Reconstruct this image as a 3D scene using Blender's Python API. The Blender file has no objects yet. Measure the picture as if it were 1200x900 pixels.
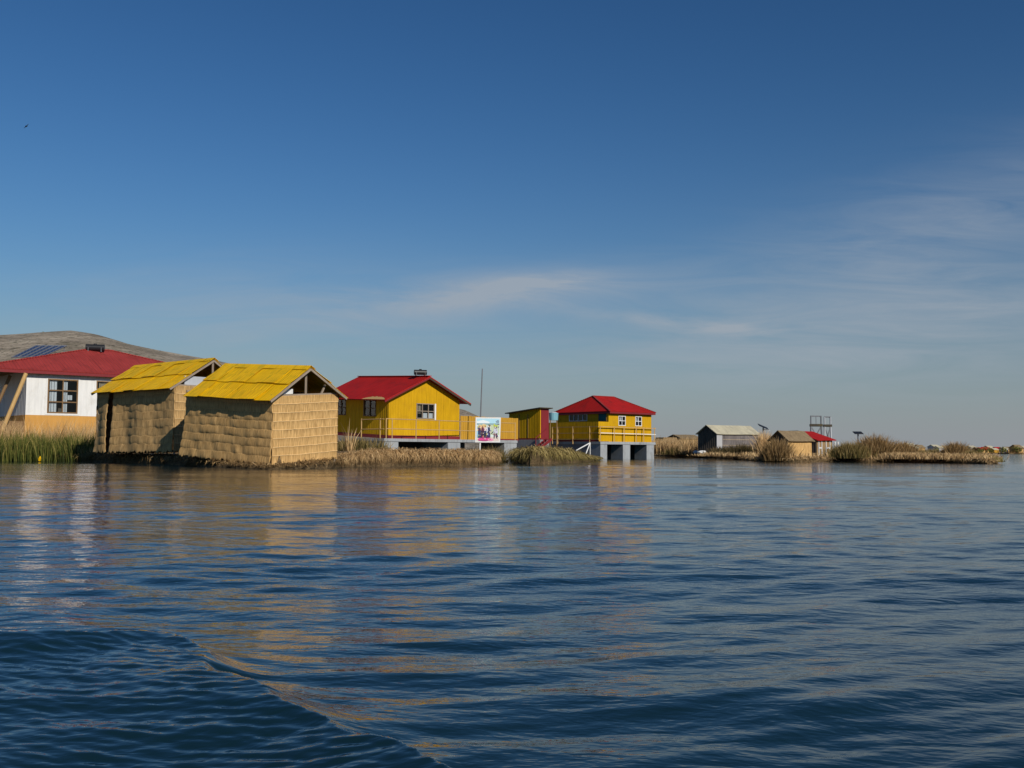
import bpy, math, random
import numpy as np
from mathutils import Vector, Matrix
from mathutils.geometry import delaunay_2d_cdt
random.seed(7)
S = bpy.context.scene
COL = S.collection
V = Vector

# ------------------------------------------------------------------ camera
CAM_H = 0.75
FPX = 1200.0
PITCH = math.atan(76.3 / FPX)
ROLL = math.radians(0.36)
fwd = V((0, math.cos(PITCH), math.sin(PITCH)))
up0 = V((0, -math.sin(PITCH), math.cos(PITCH)))
rt0 = V((1, 0, 0))
RT = rt0 * math.cos(ROLL) + up0 * math.sin(ROLL)
UP = up0 * math.cos(ROLL) - rt0 * math.sin(ROLL)
cam_d = bpy.data.cameras.new('camera')
cam_d.sensor_width = 36
cam_d.lens = 36
cam_d.clip_start = 0.05
cam_d.clip_end = 30000
cam = bpy.data.objects.new('camera', cam_d)
COL.objects.link(cam)
m = Matrix.Identity(4)
for i in range(3):
    m[i][0] = RT[i]; m[i][1] = UP[i]; m[i][2] = -fwd[i]
m[2][3] = CAM_H
cam.matrix_world = m
S.camera = cam


def ray(px, py):
    return fwd + RT * ((px - 600) / FPX) - UP * ((py - 450) / FPX)


def P(px, py, D):
    """world point seen at a photo pixel, D metres out"""
    d = ray(px, py)
    t = D / d.y
    return V((0, 0, CAM_H)) + d * t


def W(px, py, z=0.0):
    """world point at height z seen at a photo pixel"""
    d = ray(px, py)
    t = (z - CAM_H) / d.z
    return V((0, 0, CAM_H)) + d * t


def XY(px, D):
    return V(((px - 600) / FPX * D, D, 0))


# ------------------------------------------------------------------ object helpers
ORG = {}


def tag(o, label=None, cat=None, group=None, kind=None):
    if label: o['label'] = label
    if cat: o['category'] = cat
    if group: o['group'] = group
    if kind: o['kind'] = kind
    return o


def thing(name, loc, label, cat, group=None):
    o = bpy.data.objects.new(name, None)
    o.empty_display_size = 0.3
    COL.objects.link(o)
    o.location = loc
    ORG[o] = V(loc)
    return tag(o, label, cat, group)


class MB:
    def __init__(s):
        s.v = []; s.f = []; s.mi = []; s.cols = []; s.cur = 0; s.col = None

    def poly(s, *pts):
        n = len(s.v)
        s.v += [V(p) for p in pts]
        s.f.append(tuple(range(n, n + len(pts))))
        s.mi.append(s.cur); s.cols.append(s.col)

    def prism(s, pts, off):
        pts = [V(p) for p in pts]
        off = V(off)
        nrm = V((0, 0, 0))
        for i in range(len(pts)):
            nrm += pts[i].cross(pts[(i + 1) % len(pts)])
        if nrm.dot(off) > 0:
            pts = pts[::-1]
        b = [p + off for p in pts]
        s.poly(*pts)
        s.poly(*b[::-1])
        k = len(pts)
        for i in range(k):
            j = (i + 1) % k
            s.poly(pts[j], pts[i], b[i], b[j])

    def box(s, o, a, b, c):
        """corner o, edge vectors a b c"""
        o, a, b, c = V(o), V(a), V(b), V(c)
        s.prism([o, o + a, o + a + b, o + b], c)

    def bar(s, p, q, w, h=None):
        h = h or w
        p, q = V(p), V(q)
        d = (q - p).normalized()
        x = d.cross(V((0, 0, 1)))
        if x.length < 1e-3: x = V((1, 0, 0))
        x.normalize()
        y = x.cross(d)
        s.box(p - x * w / 2 - y * h / 2, x * w, y * h, q - p)

    def tube(s, p, q, r, n=8, r2=None):
        p, q = V(p), V(q)
        r2 = r if r2 is None else r2
        d = (q - p).normalized()
        x = d.cross(V((0, 0, 1)))
        if x.length < 1e-3: x = V((1, 0, 0))
        x.normalize()
        y = d.cross(x)
        A = [p + (x * math.cos(2 * math.pi * i / n) + y * math.sin(2 * math.pi * i / n)) * r for i in range(n)]
        B = [q + (x * math.cos(2 * math.pi * i / n) + y * math.sin(2 * math.pi * i / n)) * r2 for i in range(n)]
        for i in range(n):
            j = (i + 1) % n
            s.poly(A[i], A[j], B[j], B[i])
        s.poly(*A[::-1]); s.poly(*B)

    def build(s, name, mats, parent=None, smooth=False, origin=None):
        if not isinstance(mats, (list, tuple)): mats = [mats]
        org = V((0, 0, 0))
        if parent is not None: org = ORG[parent]
        elif origin is not None: org = V(origin)
        me = bpy.data.meshes.new(name)
        me.from_pydata([tuple(p - org) for p in s.v], [], s.f)
        for mm in mats: me.materials.append(mm)
        me.polygons.foreach_set('material_index', s.mi)
        uv = me.uv_layers.new(name='UVMap')
        data = np.zeros((len(me.loops), 2), dtype=np.float32)
        k = 0
        for f in s.f:
            a, b, c = s.v[f[0]], s.v[f[1]], s.v[f[2]]
            n = (b - a).cross(c - a)
            if n.length < 1e-12 and len(f) > 3:
                n = (c - a).cross(s.v[f[3]] - a)
            if n.length > 1e-12: n.normalize()
            u = V((0, 0, 1)).cross(n)
            if u.length < 0.05: u = V((1, 0, 0))
            u.normalize()
            w = n.cross(u)
            for i in f:
                data[k, 0] = s.v[i].dot(u); data[k, 1] = s.v[i].dot(w)
                k += 1
        uv.data.foreach_set('uv', data.ravel())
        if any(c is not None for c in s.cols):
            ca = me.color_attributes.new('print', 'FLOAT_COLOR', 'CORNER')
            arr = []
            for f, c in zip(s.f, s.cols):
                for _ in f: arr += list(c or (1, 1, 1)) + [1]
            ca.data.foreach_set('color', arr)
        if smooth:
            me.polygons.foreach_set('use_smooth', [True] * len(me.polygons))
        me.update()
        o = bpy.data.objects.new(name, me)
        COL.objects.link(o)
        if parent is not None: o.parent = parent
        else: o.location = org
        ORG[o] = org
        return o


def np_mesh(name, verts, faces, mat, parent=None, tint=None, smooth=False, uv=None, origin=(0, 0, 0)):
    verts = np.asarray(verts, dtype=np.float32)
    org = ORG[parent] if parent is not None else V(origin)
    verts = verts - np.array(org, dtype=np.float32)
    faces = np.asarray(faces, dtype=np.int32)
    me = bpy.data.meshes.new(name)
    k = faces.shape[1]
    me.vertices.add(len(verts)); me.loops.add(faces.size); me.polygons.add(len(faces))
    me.vertices.foreach_set('co', verts.ravel())
    me.loops.foreach_set('vertex_index', faces.ravel())
    me.polygons.foreach_set('loop_start', np.arange(0, faces.size, k, dtype=np.int32))
    me.polygons.foreach_set('loop_total', np.full(len(faces), k, dtype=np.int32))
    if smooth: me.polygons.foreach_set('use_smooth', np.ones(len(faces), dtype=bool))
    me.materials.append(mat)
    if uv is not None:
        l = me.uv_layers.new(name='UVMap')
        l.data.foreach_set('uv', np.asarray(uv, dtype=np.float32)[faces.ravel()].ravel())
    if tint is not None:
        a = me.attributes.new('tint', 'FLOAT', 'POINT')
        a.data.foreach_set('value', np.asarray(tint, dtype=np.float32))
    me.update(calc_edges=True)
    o = bpy.data.objects.new(name, me)
    COL.objects.link(o)
    if parent is not None: o.parent = parent
    else: o.location = org
    ORG[o] = org
    return o


def copy_tree(o, parent=None):
    c = o.copy(); COL.objects.link(c)
    if parent is not None: c.parent = parent
    for ch in o.children: copy_tree(ch, c)
    return c


# ------------------------------------------------------------------ materials
class NT:
    def __init__(s, name):
        s.m = bpy.data.materials.new(name)
        s.m.use_nodes = True
        s.t = s.m.node_tree
        s.t.nodes.clear()
        s.out = s.n('ShaderNodeOutputMaterial')
        s.b = s.n('ShaderNodeBsdfPrincipled')
        s.l(s.b.outputs[0], s.out.inputs[0])

    def n(s, t, **k):
        x = s.t.nodes.new(t)
        for a, b in k.items(): setattr(x, a, b)
        return x

    def l(s, a, b): s.t.links.new(a, b)

    def uv(s, sx=1, sy=1, sz=1, which='UV'):
        tc = s.n('ShaderNodeTexCoord')
        mp = s.n('ShaderNodeMapping')
        mp.inputs['Scale'].default_value = (sx, sy, sz)
        s.l(tc.outputs[which], mp.inputs[0])
        return mp.outputs[0]

    def noise(s, vec, scale=1, detail=3, rough=.55, dist=0):
        x = s.n('ShaderNodeTexNoise')
        x.inputs['Scale'].default_value = scale
        x.inputs['Detail'].default_value = detail
        x.inputs['Roughness'].default_value = rough
        x.inputs['Distortion'].default_value = dist
        s.l(vec, x.inputs['Vector'])
        return x.outputs['Fac']

    def ramp(s, fac, stops):
        x = s.n('ShaderNodeValToRGB')
        e = x.color_ramp.elements
        while len(e) < len(stops): e.new(.5)
        for i, (p, c) in enumerate(stops):
            e[i].position = p; e[i].color = (*c, 1)
        s.l(fac, x.inputs[0])
        return x.outputs[0]

    def mix(s, fac, a, b, mode='MIX'):
        x = s.n('ShaderNodeMix', data_type='RGBA', blend_type=mode)
        for sock, val in ((x.inputs['Factor'], fac), (x.inputs['A'], a), (x.inputs['B'], b)):
            if isinstance(val, (int, float)): sock.default_value = val
            elif isinstance(val, tuple): sock.default_value = (*val, 1)
            else: s.l(val, sock)
        return x.outputs['Result']

    def math(s, op, a, b=None, c=None):
        x = s.n('ShaderNodeMath', operation=op)
        for i, val in enumerate((a, b, c)):
            if val is None: continue
            if isinstance(val, (int, float)): x.inputs[i].default_value = val
            else: s.l(val, x.inputs[i])
        return x.outputs[0]

    def wave(s, vec, scale, dist=0, direction='X', profile='SIN'):
        x = s.n('ShaderNodeTexWave', bands_direction=direction, wave_profile=profile)
        x.inputs['Scale'].default_value = scale
        x.inputs['Distortion'].default_value = dist
        s.l(vec, x.inputs['Vector'])
        return x.outputs['Fac']

    def bump(s, h, strength=.5, dist=.02, normal=None):
        x = s.n('ShaderNodeBump')
        x.inputs['Strength'].default_value = strength
        x.inputs['Distance'].default_value = dist
        s.l(h, x.inputs['Height'])
        if normal is not None: s.l(normal, x.inputs['Normal'])
        return x.outputs[0]

    def done(s, color, rough=.8, normal=None, metal=0, spec=.3):
        for sock, val in ((s.b.inputs['Base Color'], color), (s.b.inputs['Roughness'], rough)):
            if isinstance(val, (int, float)): sock.default_value = val
            elif isinstance(val, tuple): sock.default_value = (*val, 1)
            else: s.l(val, sock)
        s.b.inputs['Metallic'].default_value = metal
        s.b.inputs['Specular IOR Level'].default_value = spec
        if normal is not None: s.l(normal, s.b.inputs['Normal'])
        return s.m


def sc(c, k): return tuple(min(1, x * k) for x in c)


def painted(name, c, rough=.6, corr=0, stain=None, var=.12, spec=.3, amp=.02, streak=.5, grime=0):
    """painted sheet or board: corrugated along u, streaky wear, blotches"""
    k = NT(name)
    n1 = k.noise(k.uv(9, .9), 1, 4, .6)
    n2 = k.noise(k.uv(.7, .7), 1, 4, .6)
    a = k.ramp(n1, [(.3, sc(c, 1 - var)), (.7, sc(c, 1 + var))])
    b = k.ramp(n2, [(.3, sc(c, 1 - var * 1.4)), (.7, sc(c, 1 + var))])
    col = k.mix(streak, b, a)
    if stain is not None:
        n3 = k.noise(k.uv(1.1, .8), 1.3, 5, .65, .4)
        col = k.mix(k.ramp(n3, [(.52, (0, 0, 0)), (.72, (.8, .8, .8))]), col, stain)
    if grime:
        gs_ = k.noise(k.uv(7, .28), 1, 4, .65)
        gp = k.noise(k.uv(.9, .6), 1, 3, .6)
        gk = k.math('MULTIPLY', k.ramp(gs_, [(.52, (0, 0, 0)), (.66, (grime, grime, grime))]), k.ramp(gp, [(.38, (.1, .1, .1)), (.62, (1, 1, 1))]))
        col = k.mix(gk, col, sc(c, .38))
    nrm = None
    if corr:
        w = k.wave(k.uv(1, 1), math.pi * 2 / corr / 20 * 1.0)
        nrm = k.bump(w, 1.0, amp)
    else:
        nrm = k.bump(k.noise(k.uv(30, 8), 1, 3), .3, .01)
    return k.done(col, rough, nrm, spec=spec)


def reedmat(name, lo, hi, su=34, sv=1.6):
    k = NT(name)
    f = k.noise(k.uv(su, sv), 1, 4, .7)
    f2 = k.noise(k.uv(11, .9), 1, 3, .6)
    f = k.math('ADD', k.math('MULTIPLY', f, .8), k.math('MULTIPLY', f2, .2))
    g = k.noise(k.uv(5, 1.2), 1, 4, .6)
    h = k.noise(k.uv(18, .4), 1, 2, .6)
    col = k.ramp(f, [(.36, lo), (.5, tuple((a + b) / 2 for a, b in zip(lo, hi))), (.62, hi)])
    col = k.mix(k.ramp(g, [(.35, (0, 0, 0)), (.7, (.55, .55, .55))]), col, sc(lo, 1.25))
    col = k.mix(k.ramp(h, [(.55, (0, 0, 0)), (.8, (.35, .35, .35))]), col, sc(hi, 1.1))
    d1 = k.noise(k.uv(27, 1.3), 1.7, 2, .5)
    d2 = k.noise(k.uv(2.3, 2.6), 1, 3, .6)
    dk = k.math('MULTIPLY', k.ramp(d1, [(.54, (0, 0, 0)), (.64, (.75, .75, .75))]), k.ramp(d2, [(.35, (.15, .15, .15)), (.65, (1, 1, 1))]))
    col = k.mix(dk, col, sc(lo, .45))
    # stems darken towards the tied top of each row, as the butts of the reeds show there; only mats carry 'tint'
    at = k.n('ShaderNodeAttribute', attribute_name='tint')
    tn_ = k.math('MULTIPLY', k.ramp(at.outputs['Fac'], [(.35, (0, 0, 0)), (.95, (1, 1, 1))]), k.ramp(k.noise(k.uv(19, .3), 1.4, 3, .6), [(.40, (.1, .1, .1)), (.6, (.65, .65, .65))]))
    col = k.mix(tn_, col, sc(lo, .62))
    return k.done(col, .85, k.bump(f, .5, .012), spec=.15)


def blades_mat(name, stops):
    k = NT(name)
    a = k.n('ShaderNodeAttribute', attribute_name='tint')
    m = k.done(k.ramp(a.outputs['Fac'], stops), .75, spec=.2)
    # thin leaves let some light through
    tr = k.n('ShaderNodeBsdfTranslucent')
    k.l(k.b.inputs['Base Color'].links[0].from_socket, tr.inputs[0])
    mx = k.n('ShaderNodeMixShader'); mx.inputs[0].default_value = .25
    k.l(k.b.outputs[0], mx.inputs[1]); k.l(tr.outputs[0], mx.inputs[2])
    k.l(mx.outputs[0], k.out.inputs[0])
    return m


YEL = (.56, .315, .006)
M = {}
M['reed'] = reedmat('woven_reed', (.36, .21, .075), (.86, .555, .235))
M['twine'] = painted('pale_twine', (.74, .52, .25), .9, 0, None, .15)
M['reed_brown'] = reedmat('browned_reed', (.30, .18, .07), (.74, .49, .22))
M['reed_old'] = reedmat('weathered_reed', (.17, .11, .055), (.42, .29, .15))
M['thatch'] = reedmat('thatch', (.12, .085, .05), (.40, .30, .17), 45, 4)
M['roof_yellow'] = painted('yellow_roof_paint', (.95, .50, .004), .5, .12, (.58, .36, .010), .2, spec=.15, amp=.025, streak=.6, grime=.75)
M['roof_yellow_old'] = painted('old_yellow_roof_paint', (.86, .49, .008), .6, .12, (.40, .32, .02), .22, spec=.15, amp=.025, streak=.6, grime=.8)
M['roof_red'] = painted('red_roof_paint', (.43, .017, .014), .6, .2, (.22, .018, .016), .2, spec=.08, amp=.035, streak=.55, grime=.55)
M['roof_dull'] = painted('dull_red_roof_paint', (.33, .046, .042), .6, .2, (.20, .034, .03), .18, spec=.08, amp=.035, streak=.5, grime=.4)
M['yellow'] = painted('yellow_wall_paint', YEL, .7, .18, (.46, .245, .01), .16, spec=.12, amp=.009, streak=.6, grime=.45)
M['yellow_dull'] = painted('dull_yellow_wall_paint', (.52, .28, .03), .7, .2, (.36, .19, .03), .16, .2, .015)
M['maroon'] = painted('maroon_paint', (.2, .018, .022), .6, .0, None, .15)
M['white'] = painted('white_wall_paint', (.74, .74, .72), .6, .3, (.6, .59, .55), .06, .3, .015, grime=.2)
M['orange'] = painted('ochre_wall_paint', (.56, .29, .07), .7, .3, (.42, .22, .07), .12, .2, .012)
M['concrete'] = painted('grey_concrete', (.34, .36, .375), .85, 0, (.21, .215, .22), .16, .2, grime=.5)
M['concrete_dark'] = painted('dark_concrete', (.22, .22, .23), .85, 0, (.13, .13, .13), .15, .2)  # darker grey than the slab and pier concrete
M['planks'] = painted('weathered_planks', (.17, .15, .145), .85, .25, (.08, .075, .075), .35, .1, .03)
M['plank_pale'] = painted('pale_plank', (.42, .42, .43), .8, 0, None, .15)
M['dark_plank'] = painted('dark_planks', (.13, .105, .08), .85, .25, (.06, .05, .04), .35, .1, .03)
M['sheet_pale'] = painted('bleached_sheet_roof', (.50, .46, .33), .7, .22, (.30, .28, .22), .2, .2, .02)
M['wood'] = painted('pale_timber', (.52, .33, .13), .7, 0, (.36, .22, .09), .2)
M['wood_brown'] = painted('brown_timber', (.2, .12, .055), .75, 0, None, .25)
M['wood_grey'] = painted('grey_timber', (.3, .24, .18), .8, 0, None, .25)
M['trim_white'] = painted('white_trim', (.72, .72, .70), .5, 0, None, .06)
M['steel'] = painted('grey_steel', (.17, .18, .2), .5, 0, (.1, .09, .08), .15)
M['steel_pale'] = painted('pale_steel', (.45, .47, .5), .45, 0, None, .1)
M['black'] = painted('black_plastic', (.018, .019, .022), .45, 0, None, .2)
M['dark'] = painted('dark_roof_felt', (.06, .05, .035), .8, 0, (.1, .08, .03), .2)
M['blue_tank'] = painted('pale_blue_plastic', (.2, .42, .5), .45, 0, None, .1)
M['teal'] = painted('teal_cloth', (.01, .13, .14), .8, 0, None, .2)
M['curtain'] = painted('white_curtain', (.72, .73, .76), .9, .12, None, .08, .1, .03)
M['curtain_tan'] = painted('tan_curtain', (.42, .33, .22), .9, .12, None, .1, .1, .03)
M['interior'] = painted('dim_interior', (.12, .10, .08), .9, 0, None, .2)
M['floor'] = painted('reed_floor', (.3, .22, .12), .9, 0, None, .2)


def glass():
    k = NT('window_glass')
    k.t.nodes.remove(k.b)
    lw = k.n('ShaderNodeFresnel'); lw.inputs[0].default_value = 1.5
    tr = k.n('ShaderNodeBsdfTransparent'); tr.inputs[0].default_value = (.75, .8, .82, 1)
    gl = k.n('ShaderNodeBsdfGlossy'); gl.inputs['Roughness'].default_value = .02
    mx = k.n('ShaderNodeMixShader')
    k.l(lw.outputs[0], mx.inputs[0]); k.l(tr.outputs[0], mx.inputs[1]); k.l(gl.outputs[0], mx.inputs[2])
    k.l(mx.outputs[0], k.out.inputs[0])
    return k.m


M['glass'] = glass()


def solar():
    k = NT('solar_cells')
    w1 = k.wave(k.uv(1, 1), math.pi * 2 / .16 / 20, 0)
    col = k.ramp(w1, [(.05, (.06, .085, .15)), (.2, (.03, .05, .11))])
    return k.done(col, .25, spec=.6)


M['solar'] = solar()


def printed():
    k = NT('printed_vinyl')
    a = k.n('ShaderNodeVertexColor', layer_name='print')
    return k.done(a.outputs['Color'], .55)


M['print'] = printed()

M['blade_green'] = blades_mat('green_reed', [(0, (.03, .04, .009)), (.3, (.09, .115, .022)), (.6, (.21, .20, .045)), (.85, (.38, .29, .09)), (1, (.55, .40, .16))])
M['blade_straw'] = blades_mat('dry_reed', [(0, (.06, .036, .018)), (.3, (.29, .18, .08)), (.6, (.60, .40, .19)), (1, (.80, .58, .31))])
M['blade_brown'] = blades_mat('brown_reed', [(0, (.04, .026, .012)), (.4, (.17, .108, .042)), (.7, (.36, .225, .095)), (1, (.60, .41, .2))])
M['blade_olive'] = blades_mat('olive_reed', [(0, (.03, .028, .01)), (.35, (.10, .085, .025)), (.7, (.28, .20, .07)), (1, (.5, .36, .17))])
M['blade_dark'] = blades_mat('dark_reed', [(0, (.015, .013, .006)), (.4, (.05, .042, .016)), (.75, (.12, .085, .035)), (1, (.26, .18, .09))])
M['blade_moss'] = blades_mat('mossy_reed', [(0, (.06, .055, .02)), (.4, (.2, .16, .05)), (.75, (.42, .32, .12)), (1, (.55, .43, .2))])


def island_mat():
    k = NT('matted_reed')
    o = k.uv(1, 1, 3, 'Object')
    f = k.noise(o, 7, 5, .7, .5)
    g = k.noise(o, .8, 3)
    col = k.ramp(f, [(.3, (.06, .04, .022)), (.5, (.17, .115, .06)), (.72, (.36, .25, .13))])
    col = k.mix(k.ramp(g, [(.4, (0, 0, 0)), (.7, (.6, .6, .6))]), col, (.07, .055, .03))
    return k.done(col, .95, k.bump(f, 1, .08), spec=.1)


M['island'] = island_mat()


def hill_mat():
    k = NT('dry_hillside')
    o = k.uv(1, 1, 1, 'Object')
    a = k.noise(o, .008, 8, .68)
    b = k.noise(o, .05, 5, .7)
    sp = k.n('ShaderNodeSeparateXYZ'); k.l(o, sp.inputs[0])
    w = k.math('SINE', k.math('ADD', k.math('MULTIPLY', sp.outputs[2], .55), k.math('MULTIPLY', a, 14)))
    col = k.ramp(a, [(.35, (.22, .185, .14)), (.5, (.32, .27, .21)), (.62, (.42, .36, .28))])
    col = k.mix(k.ramp(b, [(.48, (0, 0, 0)), (.64, (.6, .6, .6))]), col, (.11, .10, .065))
    c2 = k.noise(o, .012, 6, .7, 1.5)
    col = k.mix(k.ramp(c2, [(.485, (0, 0, 0)), (.5, (.6, .6, .6)), (.515, (0, 0, 0))]), col, (.38, .33, .26))
    e2 = k.noise(o, .16, 2, .5)
    col = k.mix(k.ramp(e2, [(.58, (0, 0, 0)), (.66, (.8, .8, .8))]), col, (.06, .06, .035))
    col = k.mix(k.math('MULTIPLY', k.math('GREATER_THAN', w, .75), .25), col, (.11, .09, .07))
    return k.done(col, .95, k.bump(b, .8, 6), spec=.05)


M['hill'] = hill_mat()


def water_mat():
    k = NT('lake_water')
    o = k.uv(1, 1, 1, 'Object')
    mp = k.n('ShaderNodeMapping'); mp.inputs['Scale'].default_value = (1.0, 2.1, 1); mp.inputs['Rotation'].default_value = (0, 0, .2)
    k.l(o, mp.inputs[0])
    mp2 = k.n('ShaderNodeMapping'); mp2.inputs['Scale'].default_value = (1.0, 1.6, 1); mp2.inputs['Rotation'].default_value = (0, 0, -.35)
    k.l(o, mp2.inputs[0])
    n1 = k.noise(mp.outputs[0], 1.3, 3, .5, .3)
    n2 = k.noise(mp2.outputs[0], 5.5, 3, .5, .4)
    g = k.noise(o, .09, 3, .5)
    gust = k.ramp(g, [(.35, (.45, .45, .45)), (.65, (1, 1, 1))])
    mp3 = k.n('ShaderNodeMapping'); mp3.inputs['Scale'].default_value = (1.0, 1.9, 1); mp3.inputs['Rotation'].default_value = (0, 0, .5)
    k.l(o, mp3.inputs[0])
    n3 = k.noise(mp3.outputs[0], 16, 2, .5, .3)
    h = k.math('ADD', k.math('MULTIPLY', n1, .018), k.math('MULTIPLY', k.math('MULTIPLY', n2, .0095), gust))
    h = k.math('ADD', h, k.math('MULTIPLY', n3, .0023))
    nrm = k.bump(h, 1.0, 1.0)
    mm = k.done((.005, .021, .029), .04, nrm, spec=.5)
    k.b.inputs['IOR'].default_value = 1.333
    return mm


M['water'] = water_mat()


def foam_mat():
    k = NT('foam')
    return k.done((.8, .82, .83), .6)


M['foam'] = foam_mat()


# ------------------------------------------------------------------ world, sun
SUN_EL = 29
SUN = V((.56, -.828, 0)).normalized() * math.cos(math.radians(SUN_EL)) + V((0, 0, math.sin(math.radians(SUN_EL))))
wd = bpy.data.worlds.new('World')
S.world = wd
wd.use_nodes = True
t = wd.node_tree
t.nodes.clear()


def wn(ty, **k):
    x = t.nodes.new(ty)
    for a, b in k.items(): setattr(x, a, b)
    return x


def wm(op, a, b=None):
    x = wn('ShaderNodeMath', operation=op)
    for i, val in enumerate((a, b)):
        if val is None: continue
        if isinstance(val, (int, float)): x.inputs[i].default_value = val
        else: t.links.new(val, x.inputs[i])
    return x.outputs[0]


sky = wn('ShaderNodeTexSky', sky_type='NISHITA')
sky.sun_disc = False
sky.sun_elevation = math.radians(SUN_EL)
sky.sun_rotation = math.atan2(SUN.x, SUN.y)
sky.altitude = 3800
sky.air_density = 2.0
sky.dust_density = .3
sky.ozone_density = 9.0
tc = wn('ShaderNodeTexCoord')
sp = wn('ShaderNodeSeparateXYZ')
t.links.new(tc.outputs['Generated'], sp.inputs[0])
az = wm('DIVIDE', sp.outputs[0], wm('MAXIMUM', sp.outputs[1], .05))     # bearing (tangent) from the lake's long axis
el = wm('DIVIDE', sp.outputs[2], wm('MAXIMUM', sp.outputs[1], .05))
front = wm('GREATER_THAN', sp.outputs[1], .05)
cmb = wn('ShaderNodeCombineXYZ')
t.links.new(az, cmb.inputs[0]); t.links.new(el, cmb.inputs[1])


def wnoise(sx, sy, rot, scale, detail=5, rough=.6, dist=.5):
    mp = wn('ShaderNodeMapping')
    mp.inputs['Scale'].default_value = (sx, sy, 1)
    mp.inputs['Rotation'].default_value = (0, 0, rot)
    t.links.new(cmb.outputs[0], mp.inputs[0])
    x = wn('ShaderNodeTexNoise')
    x.inputs['Scale'].default_value = scale; x.inputs['Detail'].default_value = detail
    x.inputs['Roughness'].default_value = rough; x.inputs['Distortion'].default_value = dist
    t.links.new(mp.outputs[0], x.inputs['Vector'])
    return x.outputs['Fac']


wisp = wnoise(1, 7, -.13, 5, 9, .62, 1.0)
soft = wnoise(1, 2.5, -.15, 2.6, 4, .5, .4)


def streak(px, py, slope, length, width, amount):
    a0 = (px - 600) / 1200; e0 = (526 - py) / 1200
    da = wm('SUBTRACT', az, a0)
    de = wm('SUBTRACT', wm('SUBTRACT', el, e0), wm('MULTIPLY', da, slope))
    g1 = wm('POWER', wm('DIVIDE', da, length), 2)
    g2 = wm('POWER', wm('DIVIDE', de, width), 2)
    return wm('MULTIPLY', wm('EXPONENT', wm('MULTIPLY', wm('ADD', g1, g2), -1)), amount)


tot = None
for args in ((560, 345, .1, .17, .02, 1.1), (640, 328, .14, .08, .008, .5), (250, 360, .03, .22, .045, .35), (830, 380, -.11, .12, .007, .8),
             (1090, 372, .12, .22, .045, .75), (1190, 235, .3, .2, .06, .36), (1010, 290, .25, .2, .05, .28), (700, 430, .0, .6, .05, .35)):
    s1 = streak(*args)
    tot = s1 if tot is None else wm('ADD', tot, s1)
rmp = wn('ShaderNodeValToRGB')
rmp.color_ramp.elements[0].position = .3; rmp.color_ramp.elements[1].position = .8
t.links.new(wm('ADD', wm('MULTIPLY', wisp, .85), wm('MULTIPLY', soft, .3)), rmp.inputs[0])
mask = wm('MINIMUM', wm('MULTIPLY', wm('MULTIPLY', wm('MULTIPLY', tot, rmp.outputs[0]), front), 1.0), .8)
def wmix(f, a, b, mode='MIX'):
    x = wn('ShaderNodeMix', data_type='RGBA', blend_type=mode)
    for sock, val in ((x.inputs['Factor'], f), (x.inputs['A'], a), (x.inputs['B'], b)):
        if isinstance(val, (int, float)): sock.default_value = val
        elif isinstance(val, tuple): sock.default_value = (*val, 1)
        else: t.links.new(val, sock)
    return x.outputs['Result']


# deepen the blue a little, as a polarised high-altitude sky, then the pale haze layer low down and thin cirrus
base = wmix(1.0, sky.outputs[0], (.07, .07, .07), 'MULTIPLY')
gm = wn('ShaderNodeGamma'); gm.inputs[1].default_value = 1.3
t.links.new(base, gm.inputs[0])
base = wmix(1.0, gm.outputs[0], (10.9, 12.5, 11.6), 'MULTIPLY')
base = wmix(1.0, base, (4.2, 5.2, 6.6), 'DARKEN')
elev = wm('MAXIMUM', sp.outputs[2], 0.0)
hz = wm('EXPONENT', wm('MULTIPLY', wm('POWER', wm('DIVIDE', elev, .115), 1.3), -1))
base = wmix(hz, base, (2.75, 2.95, 3.2))
mxr = wmix(mask, base, (3.5, 3.9, 4.4))
bg = wn('ShaderNodeBackground')
bg.inputs['Strength'].default_value = .1
t.links.new(mxr, bg.inputs[0])
wo = wn('ShaderNodeOutputWorld')
t.links.new(bg.outputs[0], wo.inputs[0])
sd = bpy.data.lights.new('sun', 'SUN')
sd.energy = 3.9
sd.angle = math.radians(.53)
sd.color = (1, .93, .82)
so = bpy.data.objects.new('sun', sd)
COL.objects.link(so)
so.rotation_euler = SUN.to_track_quat('Z', 'Y').to_euler()
so.location = SUN * 100
S.view_settings.view_transform = 'Standard'
S.view_settings.look = 'None'
S.view_settings.exposure = 0
S.view_settings.gamma = 1

# ------------------------------------------------------------------ water
rs = np.random.RandomState(3)


def seg_dist(X, Y, pts):
    """signed distance to a polyline (positive on its far side)"""
    best = np.full(X.shape, 1e9); sgn = np.zeros(X.shape)
    for (ax, ay), (bx, by) in zip(pts[:-1], pts[1:]):
        dx, dy = bx - ax, by - ay
        L2 = dx * dx + dy * dy
        tt = np.clip(((X - ax) * dx + (Y - ay) * dy) / L2, 0, 1)
        d = np.hypot(X - ax - tt * dx, Y - ay - tt * dy)
        s_ = np.sign(dx * (Y - ay) - dy * (X - ax))
        b = d < best
        best = np.where(b, d, best); sgn = np.where(b, s_, sgn)
    return best * sgn


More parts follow.
